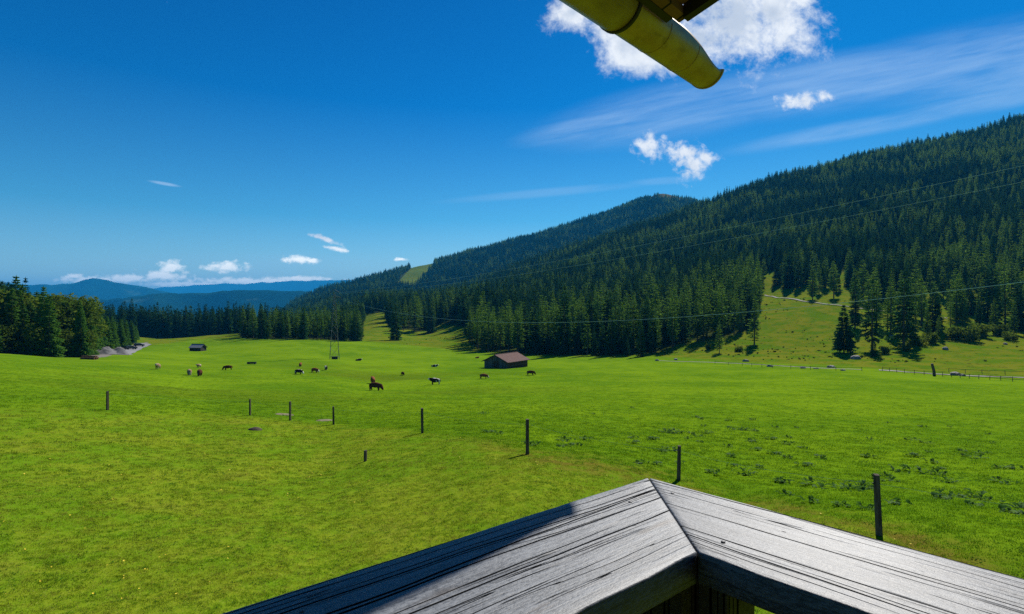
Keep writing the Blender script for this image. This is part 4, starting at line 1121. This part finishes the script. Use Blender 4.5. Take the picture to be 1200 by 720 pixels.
# bushes on the slope
def bush(u, v, hp, label, kx):
    p = hit(u, v, 80.); tree_thing('bush%d' % kx, p.x, p.y, .72 * hp * p.y / FPX, label, 'bush', 'bushes on the right hillside', 'bush')
for q in [(1075,405,18,'dark bush under the tallest hillside spruce',0),(1090,403,16,'dark bush between the tallest spruce and the right larches',1),(1120,398,20,'rounded bush right of the round-topped larch',2),
          (1135,400,22,'large dark bush in the row at the forest foot on the right',0),(1152,396,20,'dark rounded bush farther right in the forest-foot row',1),(1170,394,18,'small bush near the right edge of the picture on the slope',2),
          (1183,399,14,'pale green bush alone on the grass at the far right',0),(1036,415,12,'low bush beside the bushy spruce',1),(1062,412,12,'low bush in front of the tallest spruce',2),
          (830,410,9,'low bush on the ochre bank left of the lone larch',1),(866,412,9,'low bush on the bank left of the corner larch',0)]: bush(*q)

# low scrub over the hillside pasture
n = 5200; r = np.exp(rng.uniform(math.log(150), math.log(420), n)); a = rng.uniform(R(-14), R(45), n); SX, SY = r * np.sin(a), r * np.cos(a); SZ = height(SX, SY)
su, sv_ = CU + FPX * SX / SY, CV - FPX * SZ / SY
k = (su > 455) & (SY > np.interp(su, [455, 560, 700, 850, 930, 1000, 1100, 1200, 1500], [hit(q, w_, 60.).y for q, w_ in ((455,403),(560,412),(700,418),(850,421),(930,425),(1000,428),(1100,434),(1200,440),(1500,455))]) + 4) & (SY < np.interp(su, ER_U, ER_D) + 90) & (fbm(SX / 18, SY / 18, 3, 71) > 0.55)
P = np.column_stack([SX, SY, SZ])[k]; n = len(P); q = rng.uniform(.07, .22, n) * np.where(rng.random(n) < .08, 1.8, 1)
o = scatter('undergrowth', P, rng.uniform(0, 6.28, n), np.stack([q, q, q * rng.uniform(.35, .8, n)], 1), rng.integers(0, 3, n), [VAR['bush%d' % i][2] for i in range(3)])
tag(o, 'low scrub and tussocks dotted over the ochre hillside pasture', 'undergrowth', None, 'stuff')
# ------------------------------------------------------------------ balcony
HR = 0.36                                               # camera height above the handrail
def wood_mat(name, c_dark, c_light, gloss=.45, crack=1.0):
    m, nt, b = material(name)
    oc = nt.new('ShaderNodeTexCoord').outputs['Object']; rnd = nt.new('ShaderNodeObjectInfo').outputs['Random']
    oc = nt.vm('ADD', oc, nt.comb(nt.m('MULTIPLY', rnd, 17.3), nt.m('MULTIPLY', rnd, 5.1), 0))
    x, y, z = nt.sep(oc)
    wob = nt.m('MULTIPLY', nt.m('SUBTRACT', nt.noise(nt.comb(nt.m('MULTIPLY', x, 1.6), nt.m('MULTIPLY', y, 7), 0), 1, 3, .5), .5), .03)
    yw = nt.m('ADD', y, wob)
    g1 = nt.noise(nt.comb(nt.m('MULTIPLY', x, 9), nt.m('MULTIPLY', yw, 330), nt.m('MULTIPLY', z, 330)), 1, 5, .65)
    g2 = nt.noise(nt.comb(nt.m('MULTIPLY', x, 2.6), nt.m('MULTIPLY', yw, 75), nt.m('MULTIPLY', z, 75)), 1, 5, .6)
    sp = nt.noise(nt.vm('MULTIPLY', oc, (90, 210, 210)), 1, 4, .8)
    pat = nt.noise(nt.vm('MULTIPLY', oc, (5, 16, 16)), 1, 5, .6)
    t = nt.m('ADD', nt.m('MULTIPLY', g1, .34), nt.m('ADD', nt.m('MULTIPLY', g2, .22), nt.m('MULTIPLY', sp, .44)))
    col = nt.mix(nt.sstep(t, .42, .57), c_dark, c_light)
    col = nt.mix(nt.m('MULTIPLY', nt.sstep(pat, .50, .72), .28), col, (c_dark[0] * 1.2, c_dark[1] * 1.15, c_dark[2] * 1.15))
    # long drying cracks: level lines of noise stretched along the board
    def lines(fx, fy, w, seed, mlo, mhi):
        """dark lines of about w metres where noise stretched along the board crosses one half"""
        dl_ = .0012
        def nz(off): return nt.noise(nt.comb(nt.m('MULTIPLY', x, fx), nt.m('ADD', nt.m('MULTIPLY', nt.m('ADD', yw, off), fy), seed), seed), 1, 1.5, .4)
        g = nt.m('ADD', nt.m('DIVIDE', nt.m('ABSOLUTE', nt.m('SUBTRACT', nz(dl_), nz(-dl_))), 2 * dl_), .35 * fy / 8)
        d = nt.m('DIVIDE', nt.m('ABSOLUTE', nt.m('SUBTRACT', nz(0.0), .5)), g)
        vw = nt.m('MULTIPLY', nt.m('ADD', .35, nt.m('MULTIPLY', nt.noise(nt.comb(nt.m('MULTIPLY', x, 4.0), seed, 0), 1, 3, .6), 1.3)), w)
        k = nt.m('SUBTRACT', 1.0, nt.sstep(nt.m('DIVIDE', d, vw), .45, 1.0))
        mk = nt.sstep(nt.noise(nt.comb(nt.m('MULTIPLY', x, 1.6), nt.m('MULTIPLY', yw, 14), seed + 7), 1, 3, .6), mlo, mhi)
        return nt.m('MULTIPLY', k, mk)
    cr = nt.m('MAXIMUM', lines(.16, 13, .0017, 3.1, .24, .36), nt.m('MAXIMUM', lines(.35, 32, .0012, 8.7, .46, .55), lines(1.3, 75, .0009, 14.2, .50, .58)))
    cr = nt.m('MULTIPLY', cr, crack)
    br = nt.sstep(nt.noise(nt.comb(nt.m('MULTIPLY', x, 3.0), nt.m('MULTIPLY', yw, 22), 31), 1, 5, .65), .60, .72)
    col = nt.mix(nt.m('MULTIPLY', br, .55), col, (.12, .085, .055))
    ch = nt.sstep(nt.noise(nt.vm('MULTIPLY', oc, (16, 55, 55)), 1, 2, .5), .74, .78)
    vo = nt.new('ShaderNodeTexVoronoi'); vo.feature = 'F1'; nt.put(vo.inputs['Vector'], nt.comb(nt.m('MULTIPLY', x, 3.2), nt.m('MULTIPLY', yw, 8.5), 0.0)); vo.inputs['Scale'].default_value = 1.0
    kn = nt.sstep(vo.outputs['Distance'], .105, .045)
    col = nt.mix(nt.m('MULTIPLY', kn, .85), col, (.030, .022, .016))
    col = nt.mix(nt.m('MAXIMUM', cr, nt.m('MULTIPLY', ch, .8)), col, (.006, .006, .006))
    nt.put(b.inputs['Base Color'], col)
    hole = nt.m('MAXIMUM', cr, nt.m('MULTIPLY', ch, .8))
    nt.put(b.inputs['Roughness'], nt.m('ADD', nt.m('MULTIPLY', sp, .3), nt.m('ADD', gloss - .1, nt.m('MULTIPLY', hole, .4)), clamp=True))
    nt.put(b.inputs['Specular IOR Level'], nt.m('MULTIPLY', nt.m('SUBTRACT', 1.0, hole), .42))
    h = nt.m('SUBTRACT', nt.m('ADD', nt.m('MULTIPLY', g1, .22), nt.m('ADD', nt.m('MULTIPLY', g2, .25), nt.m('MULTIPLY', sp, .35))), nt.m('ADD', nt.m('MULTIPLY', cr, 1.3), nt.m('MULTIPLY', ch, .6)))
    nt.put(b.inputs['Normal'], nt.bump(h, .75, .0032))
    return m
M_RAIL = wood_mat('weathered_rail', (.050, .054, .061), (.185, .197, .215), .46)
M_BEAM = wood_mat('dark_timber', (.060, .054, .036), (.14, .125, .09), .7)

A0 = Vector((.288, 1.2)); B0 = Vector((.2735, .838))
a_l, a_r = R(220), R(311.3)
dl = Vector((math.cos(a_l), math.sin(a_l))); dr = Vector((math.cos(a_r), math.sin(a_r)))
nl = Vector((-dl.y, dl.x)); nr_ = Vector((dr.y, -dr.x))           # towards the inside of the balcony
if (B0 - A0).dot(nl) < 0: nl = -nl
if (B0 - A0).dot(nr_) < 0: nr_ = -nr_
bal = empty('balcony', (A0.x, A0.y, -HR - 1.0), 0, 'weathered wooden balcony with a mitred handrail corner above the meadow', 'balcony')
def on_bal(o): o.parent = bal; o.matrix_parent_inverse = Matrix.Translation((-A0.x, -A0.y, HR + 1.0)); return o
def rail_board(d, n, A, B, L, label, name='handrail', gap=.0012):
    """mitred board: local x along the board from the corner, y across it"""
    w = (B - A).dot(n); s = (B - A).dot(d); th = .048; N = 70; NW = 14
    V = []; F = []
    r = random.Random(int(L * 1000))
    for face in (0, 1):
        for i in range(N + 1):
            for j in range(NW + 1):
                y = w * j / NW; x0 = s * j / NW + gap; x = x0 + (L - x0) * i / N
                z = 0 if face == 0 else -th
                yy = y
                if j == NW: yy = y + .0035 * (float(fbm(x * 14, face * 3.1, 4, 61)) - .5) * 2
                if j == 0: yy = y + .002 * (float(fbm(x * 11, 9 + face, 4, 63)) - .5) * 2
                if face == 0: z += .0014 * (float(fbm(x * 3, y * 9, 3, 65)) - .5) * 2
                V.append((x, yy, z))
    M = (N + 1) * (NW + 1)
    for i in range(N):
        for j in range(NW):
            q = i * (NW + 1) + j; F.append((q, q + NW + 1, q + NW + 2, q + 1)); F.append((M + q, M + q + 1, M + q + NW + 2, M + q + NW + 1))
    for i in range(N):
        for j in (0, NW):
            q = i * (NW + 1) + j; F.append((q, q + NW + 1, M + q + NW + 1, M + q))
    for i in (0, N):
        for j in range(NW):
            q = i * (NW + 1) + j; F.append((q, q + 1, M + q + 1, M + q))
    me = mesh_np(name, V, F, [M_RAIL]); bm = bmesh.new(); bm.from_mesh(me); bmesh.ops.recalc_face_normals(bm, faces=bm.faces)
    es = [e for e in bm.edges if len(e.link_faces) == 2 and e.calc_face_angle(0) > .9]
    bmesh.ops.bevel(bm, geom=es, offset=.0028, segments=2, affect='EDGES', profile=.5)
    for f in bm.faces: f.smooth = True
    bm.to_mesh(me); bm.free()
    o = link(name, me)
    mw = Matrix(((d.x, n.x, 0, A.x), (d.y, n.y, 0, A.y), (0, 0, 1, -HR), (0, 0, 0, 1)))
    # keep a right-handed frame by construction of n; a mirrored board gets its y flipped in the mesh instead
    if mw.to_3x3().determinant() < 0:
        for v in me.vertices: v.co.y = -v.co.y
        me.flip_normals(); mw = Matrix(((d.x, -n.x, 0, A.x), (d.y, -n.y, 0, A.y), (0, 0, 1, -HR), (0, 0, 0, 1)))
    o.matrix_world = mw; o.parent = bal; o.matrix_parent_inverse = Matrix.Translation((-A0.x, -A0.y, HR + 1.0)); o['label'] = label
    return o, mw, w
LB, mwl, wl = rail_board(dl, nl, A0, B0, 1.9, 'left handrail board, partly in blue shadow')
RB, mwr, wr = rail_board(dr, nr_, A0, B0, 1.55, 'right handrail board with long drying cracks')
M_SCREW = simple_mat('screw_steel', (.08, .08, .085), (.16, .16, .165), 30, .6, .5)
def screw(par, x, y, sgn):
    bm = bmesh.new(); bmesh.ops.create_uvsphere(bm, u_segments=12, v_segments=6, radius=.0036)
    for v in bm.verts: v.co.z *= .45
    me = bpy.data.meshes.new('screw'); bm.to_mesh(me); bm.free(); me.materials.append(M_SCREW)
    o = link('screw', me, par); o.location = (x, y * sgn, .0005)
sl_ = 1 if mwl.to_3x3() @ Vector((0, 1, 0)) @ Vector((nl.x, nl.y, 0)) > 0 else -1
sr_ = 1 if mwr.to_3x3() @ Vector((0, 1, 0)) @ Vector((nr_.x, nr_.y, 0)) > 0 else -1
for x, y in ((.15, .07), (.75, .06), (1.3, .2)): screw(LB, x, y, sl_)
for x, y in ((.09, .05), (.27, .19), (.62, .05)): screw(RB, x, y, sr_)
def v3(p, z): return Vector((p.x, p.y, z))
ZT = -HR - .0485
for d, n, w, L, sgn in ((dl, nl, wl, 1.9, 1), (dr, nr_, wr, 1.55, 1)):
    # beam under the board, set back from its inner edge
    o3, ex, ey = v3(A0, 0), v3(d, 0), v3(n, 0)
    mb = MB(); mb.frame_box(o3, ex, ey, (0, 0, 1), .31 if d is dl else .31, L, w * .18, w * .48, ZT - .06, ZT - .0005); on_bal(mb.build('support_beam', M_BEAM, bevel=.003))
# corner post: two timbers side by side
for (c, hw) in ((B0 + (A0 - B0) * .36 + dl * .045 - dr * .0, .043), (B0 + (A0 - B0) * .36 + dr * .047, .043)):
    mb = MB(); mb.frame_box(v3(c, 0), v3(dl, 0), v3(nl, 0), (0, 0, 1), -hw, hw, -.07, .07, -HR - 1.0, ZT - .001); on_bal(mb.build('corner_post', M_BEAM, bevel=.004))
# closed boarding below the left rail, open gap and lower boarding on the right
for i in range(13):
    mb = MB(); x0 = .27 + i * .135; mb.frame_box(v3(A0, 0), v3(dl, 0), v3(nl, 0), (0, 0, 1), x0, x0 + .128, .06, .085, -HR - 1.05, ZT - .001); on_bal(mb.build('baluster_board', M_BEAM))
for i in range(10):
    mb = MB(); x0 = .30 + i * .135; mb.frame_box(v3(A0, 0), v3(dr, 0), v3(nr_, 0), (0, 0, 1), x0, x0 + .118, .075, .10, -HR - 1.05, -HR - .62); on_bal(mb.build('baluster_board', M_BEAM))
mb = MB(); mb.frame_box(v3(A0, 0), v3(dr, 0), v3(nr_, 0), (0, 0, 1), .29, 1.55, .1005, .14, -HR - .72, -HR - .64); on_bal(mb.build('lower_rail', M_BEAM))
for i in range(11):
    mb = MB(); y0 = .05 + i * .142; mb.frame_box(v3(A0, 0), v3(dl, 0), v3(nl, 0), (0, 0, 1), .02, 2.6, y0, y0 + .136, -HR - 1.09, -HR - 1.052); on_bal(mb.build('deck_board', M_BEAM))

# ------------------------------------------------------------------ chalet: wall, eaves and gutter
th_g = R(47.6); dg = Vector((math.cos(th_g), math.sin(th_g))); ngv = Vector((math.sin(th_g), -math.cos(th_g)))   # along the eave; towards the house
M_SOFFIT = plank_mat('soffit_boards', (.13, .060, .030), (.21, .105, .056), 7.0)
M_FASC = simple_mat('fascia_paint', (.014, .010, .008), (.026, .018, .013), 6, .6, stretch=(1, 1, 4))
M_WALL = plank_mat('wall_boards', (.07, .045, .028), (.13, .09, .06), 7.0, False)
M_TILE = shingle_mat('roof_tiles', (.10, .075, .065), (.15, .115, .10))
RC = Vector((.614, 2.0)); slope = math.tan(R(17))
ch_o = Vector((RC.x, RC.y, ground(3, -3)))
chalet = empty('chalet', ch_o, 0, 'timber chalet eave corner with dark soffit and olive metal gutter overhead', 'house')
def on_ch(o, par=None):
    o.parent = par or chalet
    o.matrix_parent_inverse = Matrix.Translation(-ch_o); return o
ex, ey = v3(dg, 0), Vector((ngv.x, ngv.y, slope)); ez = Vector((0, 0, 1)); o3 = v3(RC, 1.0)
# ex: along the eave (positive = towards the open gable end); ey: up the slope
rb_ = MB(); rb_.frame_box(o3, ex, ey, ez, -8, -.040, -.026, 4.2, .045, .10); soff = on_ch(rb_.build('soffit', M_SOFFIT))
rb_ = MB(); rb_.frame_box(o3, ex, ey, ez, -1.2, -.001, -.0285, .0035, .016, .0445); on_ch(rb_.build('eave_board', M_SOFFIT))
rb_ = MB(); rb_.frame_box(o3, ex, ey, ez, -8, .03, -.05, 4.2, .18, .24); roof = on_ch(rb_.build('roof', M_TILE))
rb_ = MB(); rb_.frame_box(o3, ex, ey, ez, -.035, 0, .004, 4.2, 0, .178); on_ch(rb_.build('barge_board', M_FASC))
rb_ = MB(); rb_.frame_box(o3, ex, ey, ez, -8, -.0485, -.053, -.029, .014, .176); on_ch(rb_.build('fascia_board', M_FASC))
n_w = RC.x * ngv.x + RC.y * ngv.y                          # eave line offset; the wall stands 1.75 m behind it
def wall_box(d0, d1, n0, n1, z0, z1, name, mat):
    mb = MB(); mb.frame_box((0, 0, 0), v3(dg, 0), v3(ngv, 0), ez, d0, d1, n0, n1, z0, z1); return on_ch(mb.build(name, mat))
wall_box(-7, 1.02, n_w + 1.75, n_w + 1.95, -4.9, 1.42, 'front_wall', M_WALL)
wall_box(.82, 1.02, n_w + 1.953, n_w + 5.5, -4.9, 1.6, 'side_wall', M_WALL)
wall_box(-7, .817, n_w + 1.955, n_w + 2.2, -4.9, -1.6, 'base_wall', M_WALL)
# gutter
def gutter_mat():
    m, nt, b = material('olive_gutter_metal')
    oc = nt.new('ShaderNodeTexCoord').outputs['Object']
    n = nt.noise(oc, 9, 6, .65); n2 = nt.noise(nt.vm('MULTIPLY', oc, (3, 3, 12)), 4, 5, .6)
    col = nt.mix(nt.sstep(n, .35, .65), (.36, .225, .058), (.47, .315, .088))
    col = nt.mix(nt.m('MULTIPLY', nt.sstep(n2, .52, .72), .6), col, (.24, .15, .05))
    nt.put(b.inputs['Base Color'], col); b.inputs['Metallic'].default_value = .45
    nt.put(b.inputs['Roughness'], nt.m('ADD', .30, nt.m('MULTIPLY', n2, .25)))
    nt.put(b.inputs['Normal'], nt.bump(nt.noise(oc, 3.2, 2), .12, .02)); return m
M_GUT = gutter_mat()
M_GUTIN = simple_mat('galvanised_inside', (.32, .33, .34), (.44, .45, .46), 8, .45, .5)
G1 = Vector((.837, 2.447, 1.018)); RG = .078
def trough(s0, s1, rad, th, a0, a1, cut=None, n=28, m=24):
    """open half-round channel along the eave from s0 to s1 (metres back from its end); angle 0 = outer side, 180 = house side, through the bottom"""
    mb = MB(); rows = []
    for i in range(m + 1):
        s = s0 + (s1 - s0) * i / m; c = G1 - v3(dg, 0) * s; e = a1 if cut is None else cut(s)
        out, inn = [], []
        for q in range(n + 1):
            a = a0 + (e - a0) * q / n
            dirv = -v3(ngv, 0) * math.cos(a) - Vector((0, 0, 1)) * math.sin(a)
            out.append(c + dirv * rad); inn.append(c + dirv * (rad - th))
        rows.append(out + inn[::-1])
    k = len(rows[0]); vs = [p for r_ in rows for p in r_]
    fs = [(i * k + q, i * k + (q + 1) % k, (i + 1) * k + (q + 1) % k, (i + 1) * k + q) for i in range(m) for q in range(k)]
    fs += [tuple(range(k)), tuple(m * k + q for q in range(k - 1, -1, -1))]
    fs = fs[:-2]
    for base in (0, m * k):
        for q in range(n): fs.append((base + q, base + q + 1, base + k - 2 - q, base + k - 1 - q))
    mb.add(vs, fs); return mb
def cut_end(s):     # the house-side edge dips in a curve close to the end
    t = min(1, max(0, (s - .05) / .33)); return R(158 + 46 * t * t * (3 - 2 * t))
gut = on_ch(trough(.012, .80, RG, .003, R(-6), R(204), cut_end, m=40).build('gutter', M_GUT, smooth_shade=True))
on_ch(trough(.70, 8.0, RG + .0055, .003, R(-6), R(204), m=10).build('gutter', M_GUT, smooth_shade=True))
on_ch(trough(.695, .712, RG + .009, .006, R(-6), R(204), m=2).build('joint_collar', M_FASC, smooth_shade=True))
for s in (.24, .47):
    on_ch(trough(s, s + .004, RG + .0012, .002, R(-4), R(180), m=1).build('seam', M_GUT, smooth_shade=True))
# end cap: a slightly larger half disc with a rim
mb = MB(); c = G1; pts = []
for q in range(41):
    a = R(-8) + (R(174)) * q / 40; pts.append(-v3(ngv, 0) * math.cos(a) - Vector((0, 0, 1)) * math.sin(a))
vs = [c - v3(dg, 0) * .0 + p * (RG + .0015) for p in pts] + [c - v3(dg, 0) * .011 + p * (RG + .0015) for p in pts]
n = len(pts); mb.add(vs, [tuple(range(n)), tuple(range(2 * n - 1, n - 1, -1))] + [(i, (i + 1) % n, n + (i + 1) % n, n + i) for i in range(n)])
on_ch(mb.build('end_cap', M_GUT))
mb = MB(); beadc = [G1 - v3(dg, 0) * s - v3(ngv, 0) * (RG + .006) + Vector((0, 0, .008)) for s in (.012, 2, 4, 8)]; mb.tube(beadc, .009, 10); on_ch(mb.build('bead', M_GUT, smooth_shade=True))

# ------------------------------------------------------------------ haze
ztop = float(max(V_.co.z for V_ in ground_o.data.vertices)) + 60
zm = min(min((o.matrix_world @ v.co).z for v in o.data.vertices) for o in COL.objects if o.name.startswith('mountain'))
zM = max(max((o.matrix_world @ v.co).z for v in o.data.vertices) for o in COL.objects if o.name.startswith('mountain'))
zlo, zhi = min(ZMIN, zm) - 1.0, max(ztop, zM) + 5.0
mb = MB(); mb.box(-19500, 19500, -19500, 19500, zlo, zhi)
hm = bpy.data.materials.new('haze'); hm.use_nodes = True; nt = NT(hm.node_tree); nt.n.remove(nt.n['Principled BSDF'])
pv = nt.new('ShaderNodeVolumePrincipled'); pv.inputs['Color'].default_value = HAZE_COL; pv.inputs['Density'].default_value = HAZE_D; pv.inputs['Anisotropy'].default_value = 0.0
nt.l.new(pv.outputs[0], nt.n['Material Output'].inputs['Volume'])
hz = mb.build('haze', hm); tag(hz, 'thin bluish mountain air fading the far ridges', 'haze', None, 'stuff')

# ------------------------------------------------------------------ sky
w = bpy.data.worlds.new('World'); scene.world = w; w.use_nodes = True
nt = NT(w.node_tree); bg = nt.n['Background']
sky = nt.new('ShaderNodeTexSky'); sky.sky_type = 'NISHITA'; sky.sun_disc = False
sky.sun_elevation = R(SUN_EL); sky.sun_rotation = R(SUN_AZ); sky.altitude = 1400; sky.air_density = 1.0; sky.dust_density = .35; sky.ozone_density = 2.5
d = nt.new('ShaderNodeTexCoord').outputs['Generated']; dx, dy, dz = nt.sep(d)
hs = nt.new('ShaderNodeHueSaturation'); hs.inputs['Saturation'].default_value = SKY_SAT; nt.l.new(sky.outputs[0], hs.inputs['Color'])
ramp = nt.new('ShaderNodeValToRGB'); el_ = ramp.color_ramp.elements
while len(el_) < len(SKY_RAMP): el_.new(.5)
for e_, (p_, c_) in zip(el_, SKY_RAMP): e_.position = p_; e_.color = (*c_, 1)
nt.put(ramp.inputs[0], nt.m('MAXIMUM', dz, 0.0))
skyc = nt.mix(1.0, hs.outputs[0], ramp.outputs[0], 'MULTIPLY')
yc = nt.m('MAXIMUM', dy, .12)
a = nt.m('DIVIDE', dx, yc); b = nt.m('DIVIDE', dz, yc)
front = nt.sstep(dy, .15, .3)
P2 = nt.comb(a, b, 0.0)
def ell(u, v, ru, rv, deg=0):
    ca, cb = (u - CU) / FPX, -(v - CV) / FPX
    da, db = nt.m('SUBTRACT', a, ca), nt.m('SUBTRACT', b, cb)
    c_, s_ = math.cos(R(deg)), math.sin(R(deg))
    x = nt.m('ADD', nt.m('MULTIPLY', da, c_ * FPX / ru), nt.m('MULTIPLY', db, s_ * FPX / ru))
    y = nt.m('ADD', nt.m('MULTIPLY', da, -s_ * FPX / rv), nt.m('MULTIPLY', db, c_ * FPX / rv))
    return nt.m('SUBTRACT', 1.0, nt.m('SQRT', nt.m('ADD', nt.m('MULTIPLY', x, x), nt.m('MULTIPLY', y, y))))
def union(lst):
    q = ell(*lst[0])
    for e in lst[1:]: q = nt.m('MAXIMUM', q, ell(*e))
    return nt.m('MAXIMUM', q, -1.0)
big = union([(862,20,92,58,0),(815,48,70,40,0),(905,15,48,46,0),(880,-20,80,40,0),(775,66,55,24,0),(745,50,44,34,25),(672,14,34,24,20),(712,32,22,20,0),(935,-6,22,20,0),(690,-14,70,16,0)])
small = union([(762,172,20,15,0),(802,178,26,11,0),(812,192,18,22,0),(826,186,18,8,0),(928,119,18,9,0),(946,118,13,10,0),(965,113,12,7,0)])
hor = union([(200,314,15,10,0),(190,324,34,7,0),(150,326,34,6,0),(110,329,40,5,0),(264,313,26,7,0),(350,304,20,5,0),(366,306,10,4,0),(300,330,90,5,0),(215,333,60,3,0),(85,324,14,4,0),(470,304,8,2.5,0),(382,281,20,3.5,-20),(396,292,18,3,-10),(350,327,40,4,0)])
# very low far bank behind the mountains
nb = nt.noise(P2, 17, 9, .62, .35); ns = nt.noise(P2, 40, 8, .60, .3); nh = nt.noise(nt.vm('MULTIPLY', P2, (1, 1.7, 1)), 55, 7, .58, .2)
def dens(mask, n, k, lo, hi): return nt.sstep(nt.m('ADD', mask, nt.m('MULTIPLY', nt.m('SUBTRACT', n, .5), k)), lo, hi)
nfine = nt.noise(P2, 75, 8, .68, .4)
def m2(n, w): return nt.m('ADD', nt.m('MULTIPLY', n, 1 - w), nt.m('MULTIPLY', nfine, w))
ab = dens(big, nt.m('ADD', nt.m('MULTIPLY', m2(nb, .30), .72), nt.m('MULTIPLY', nt.noise(P2, 7, 3, .5), .28)), 4.2, -.25, .75); asm = dens(small, m2(ns, .45), 4.6, -.30, 1.15); ah = nt.m('MULTIPLY', dens(hor, m2(nh, .3), 3.2, -.2, .8), 1.0)
# cirrus veils, combed along the wind
def streak(deg, fx, fy, seed):
    c_, s_ = math.cos(R(deg)), math.sin(R(deg))
    x = nt.m('ADD', nt.m('MULTIPLY', a, c_), nt.m('MULTIPLY', b, s_)); y = nt.m('ADD', nt.m('MULTIPLY', a, -s_), nt.m('MULTIPLY', b, c_))
    return nt.noise(nt.comb(nt.m('MULTIPLY', x, fx), nt.m('MULTIPLY', y, fy), seed), 1, 7, .6, .3)
def veil(lst, n, lo, hi, al): return nt.m('MULTIPLY', nt.m('MULTIPLY', nt.sstep(union(lst), 0.0, .7), nt.sstep(n, lo, hi)), al)
s1, s2 = streak(12, 2.2, 14, 1.0), streak(12, 6, 60, 4.0)
sm = nt.m('ADD', nt.m('MULTIPLY', s1, .6), nt.m('MULTIPLY', s2, .4))
v1 = veil([(800,128,210,42,11),(1010,92,330,42,9),(1190,70,260,60,8),(700,146,120,20,12)], sm, .26, .72, .5)
v2 = veil([(1010,150,200,14,10),(1160,118,160,18,10)], sm, .26, .66, .40)
v3_ = veil([(640,226,150,7,5),(780,212,60,6,4)], sm, .2, .6, .20)
v4 = veil([(193,215.5,24,2.6,-10)], sm, .1, .6, .55)
v5 = veil([(160,345,400,28,0),(300,318,300,26,0)], streak(0, 3, 16, 9.0), .25, .75, .30)
cov = ab
for q in (asm, ah): cov = nt.m('MAXIMUM', cov, q)
vl = v1
for q in (v2, v3_, v4, v5): vl = nt.m('MAXIMUM', vl, q)
# thick cores turn a little grey, thin rims stay bright
core = nt.m('MULTIPLY', nt.sstep(nt.m('ADD', big, nt.m('MULTIPLY', nt.m('SUBTRACT', nt.noise(P2, 9, 6, .6, .2), .5), 1.6)), .45, 1.0), 1.0)
ccol = nt.mix(nt.m('MULTIPLY', core, .8), CLOUD, CLOUD_G)
ccol = nt.mix(nt.m('MULTIPLY', nt.sstep(nt.noise(P2, 30, 6, .65), .4, .7), .35), ccol, CLOUD_G)
ccol = nt.mix(nt.sstep(b, .13, .08), ccol, (19.0, 18.6, 16.5))
c1 = nt.mix(nt.m('MULTIPLY', vl, front), skyc, CIRRUS)
c2 = nt.mix(nt.m('MULTIPLY', cov, front), c1, ccol)
nt.l.new(c2, bg.inputs['Color']); bg.inputs['Strength'].default_value = SKY_STR

sd = bpy.data.lights.new('sun', 'SUN'); sd.energy = SUN_STR; sd.angle = R(.53); sd.color = (1.0, .955, .88)
so = bpy.data.objects.new('sun', sd); COL.objects.link(so)
sv = Vector((math.sin(R(SUN_AZ)) * math.cos(R(SUN_EL)), math.cos(R(SUN_AZ)) * math.cos(R(SUN_EL)), math.sin(R(SUN_EL))))
so.rotation_euler = sv.to_track_quat('Z', 'Y').to_euler(); so.location = sv * 50

scene.view_settings.view_transform = 'Standard'; scene.view_settings.look = 'None'; scene.view_settings.gamma = 1.0
scene.view_settings.exposure = EXPO; scene.view_settings.use_curve_mapping = False
scene.render.engine = 'CYCLES'
cy = scene.cycles
cy.max_bounces = 6; cy.diffuse_bounces = 3; cy.glossy_bounces = 2; cy.transmission_bounces = 4; cy.transparent_max_bounces = 8; cy.volume_bounces = 0
cy.sample_clamp_indirect = 4.0; cy.use_denoising = False; cy.use_adaptive_sampling = False
try: cy.denoiser = 'OPENIMAGEDENOISE'
except Exception: pass
cy.caustics_reflective = False; cy.caustics_refractive = False
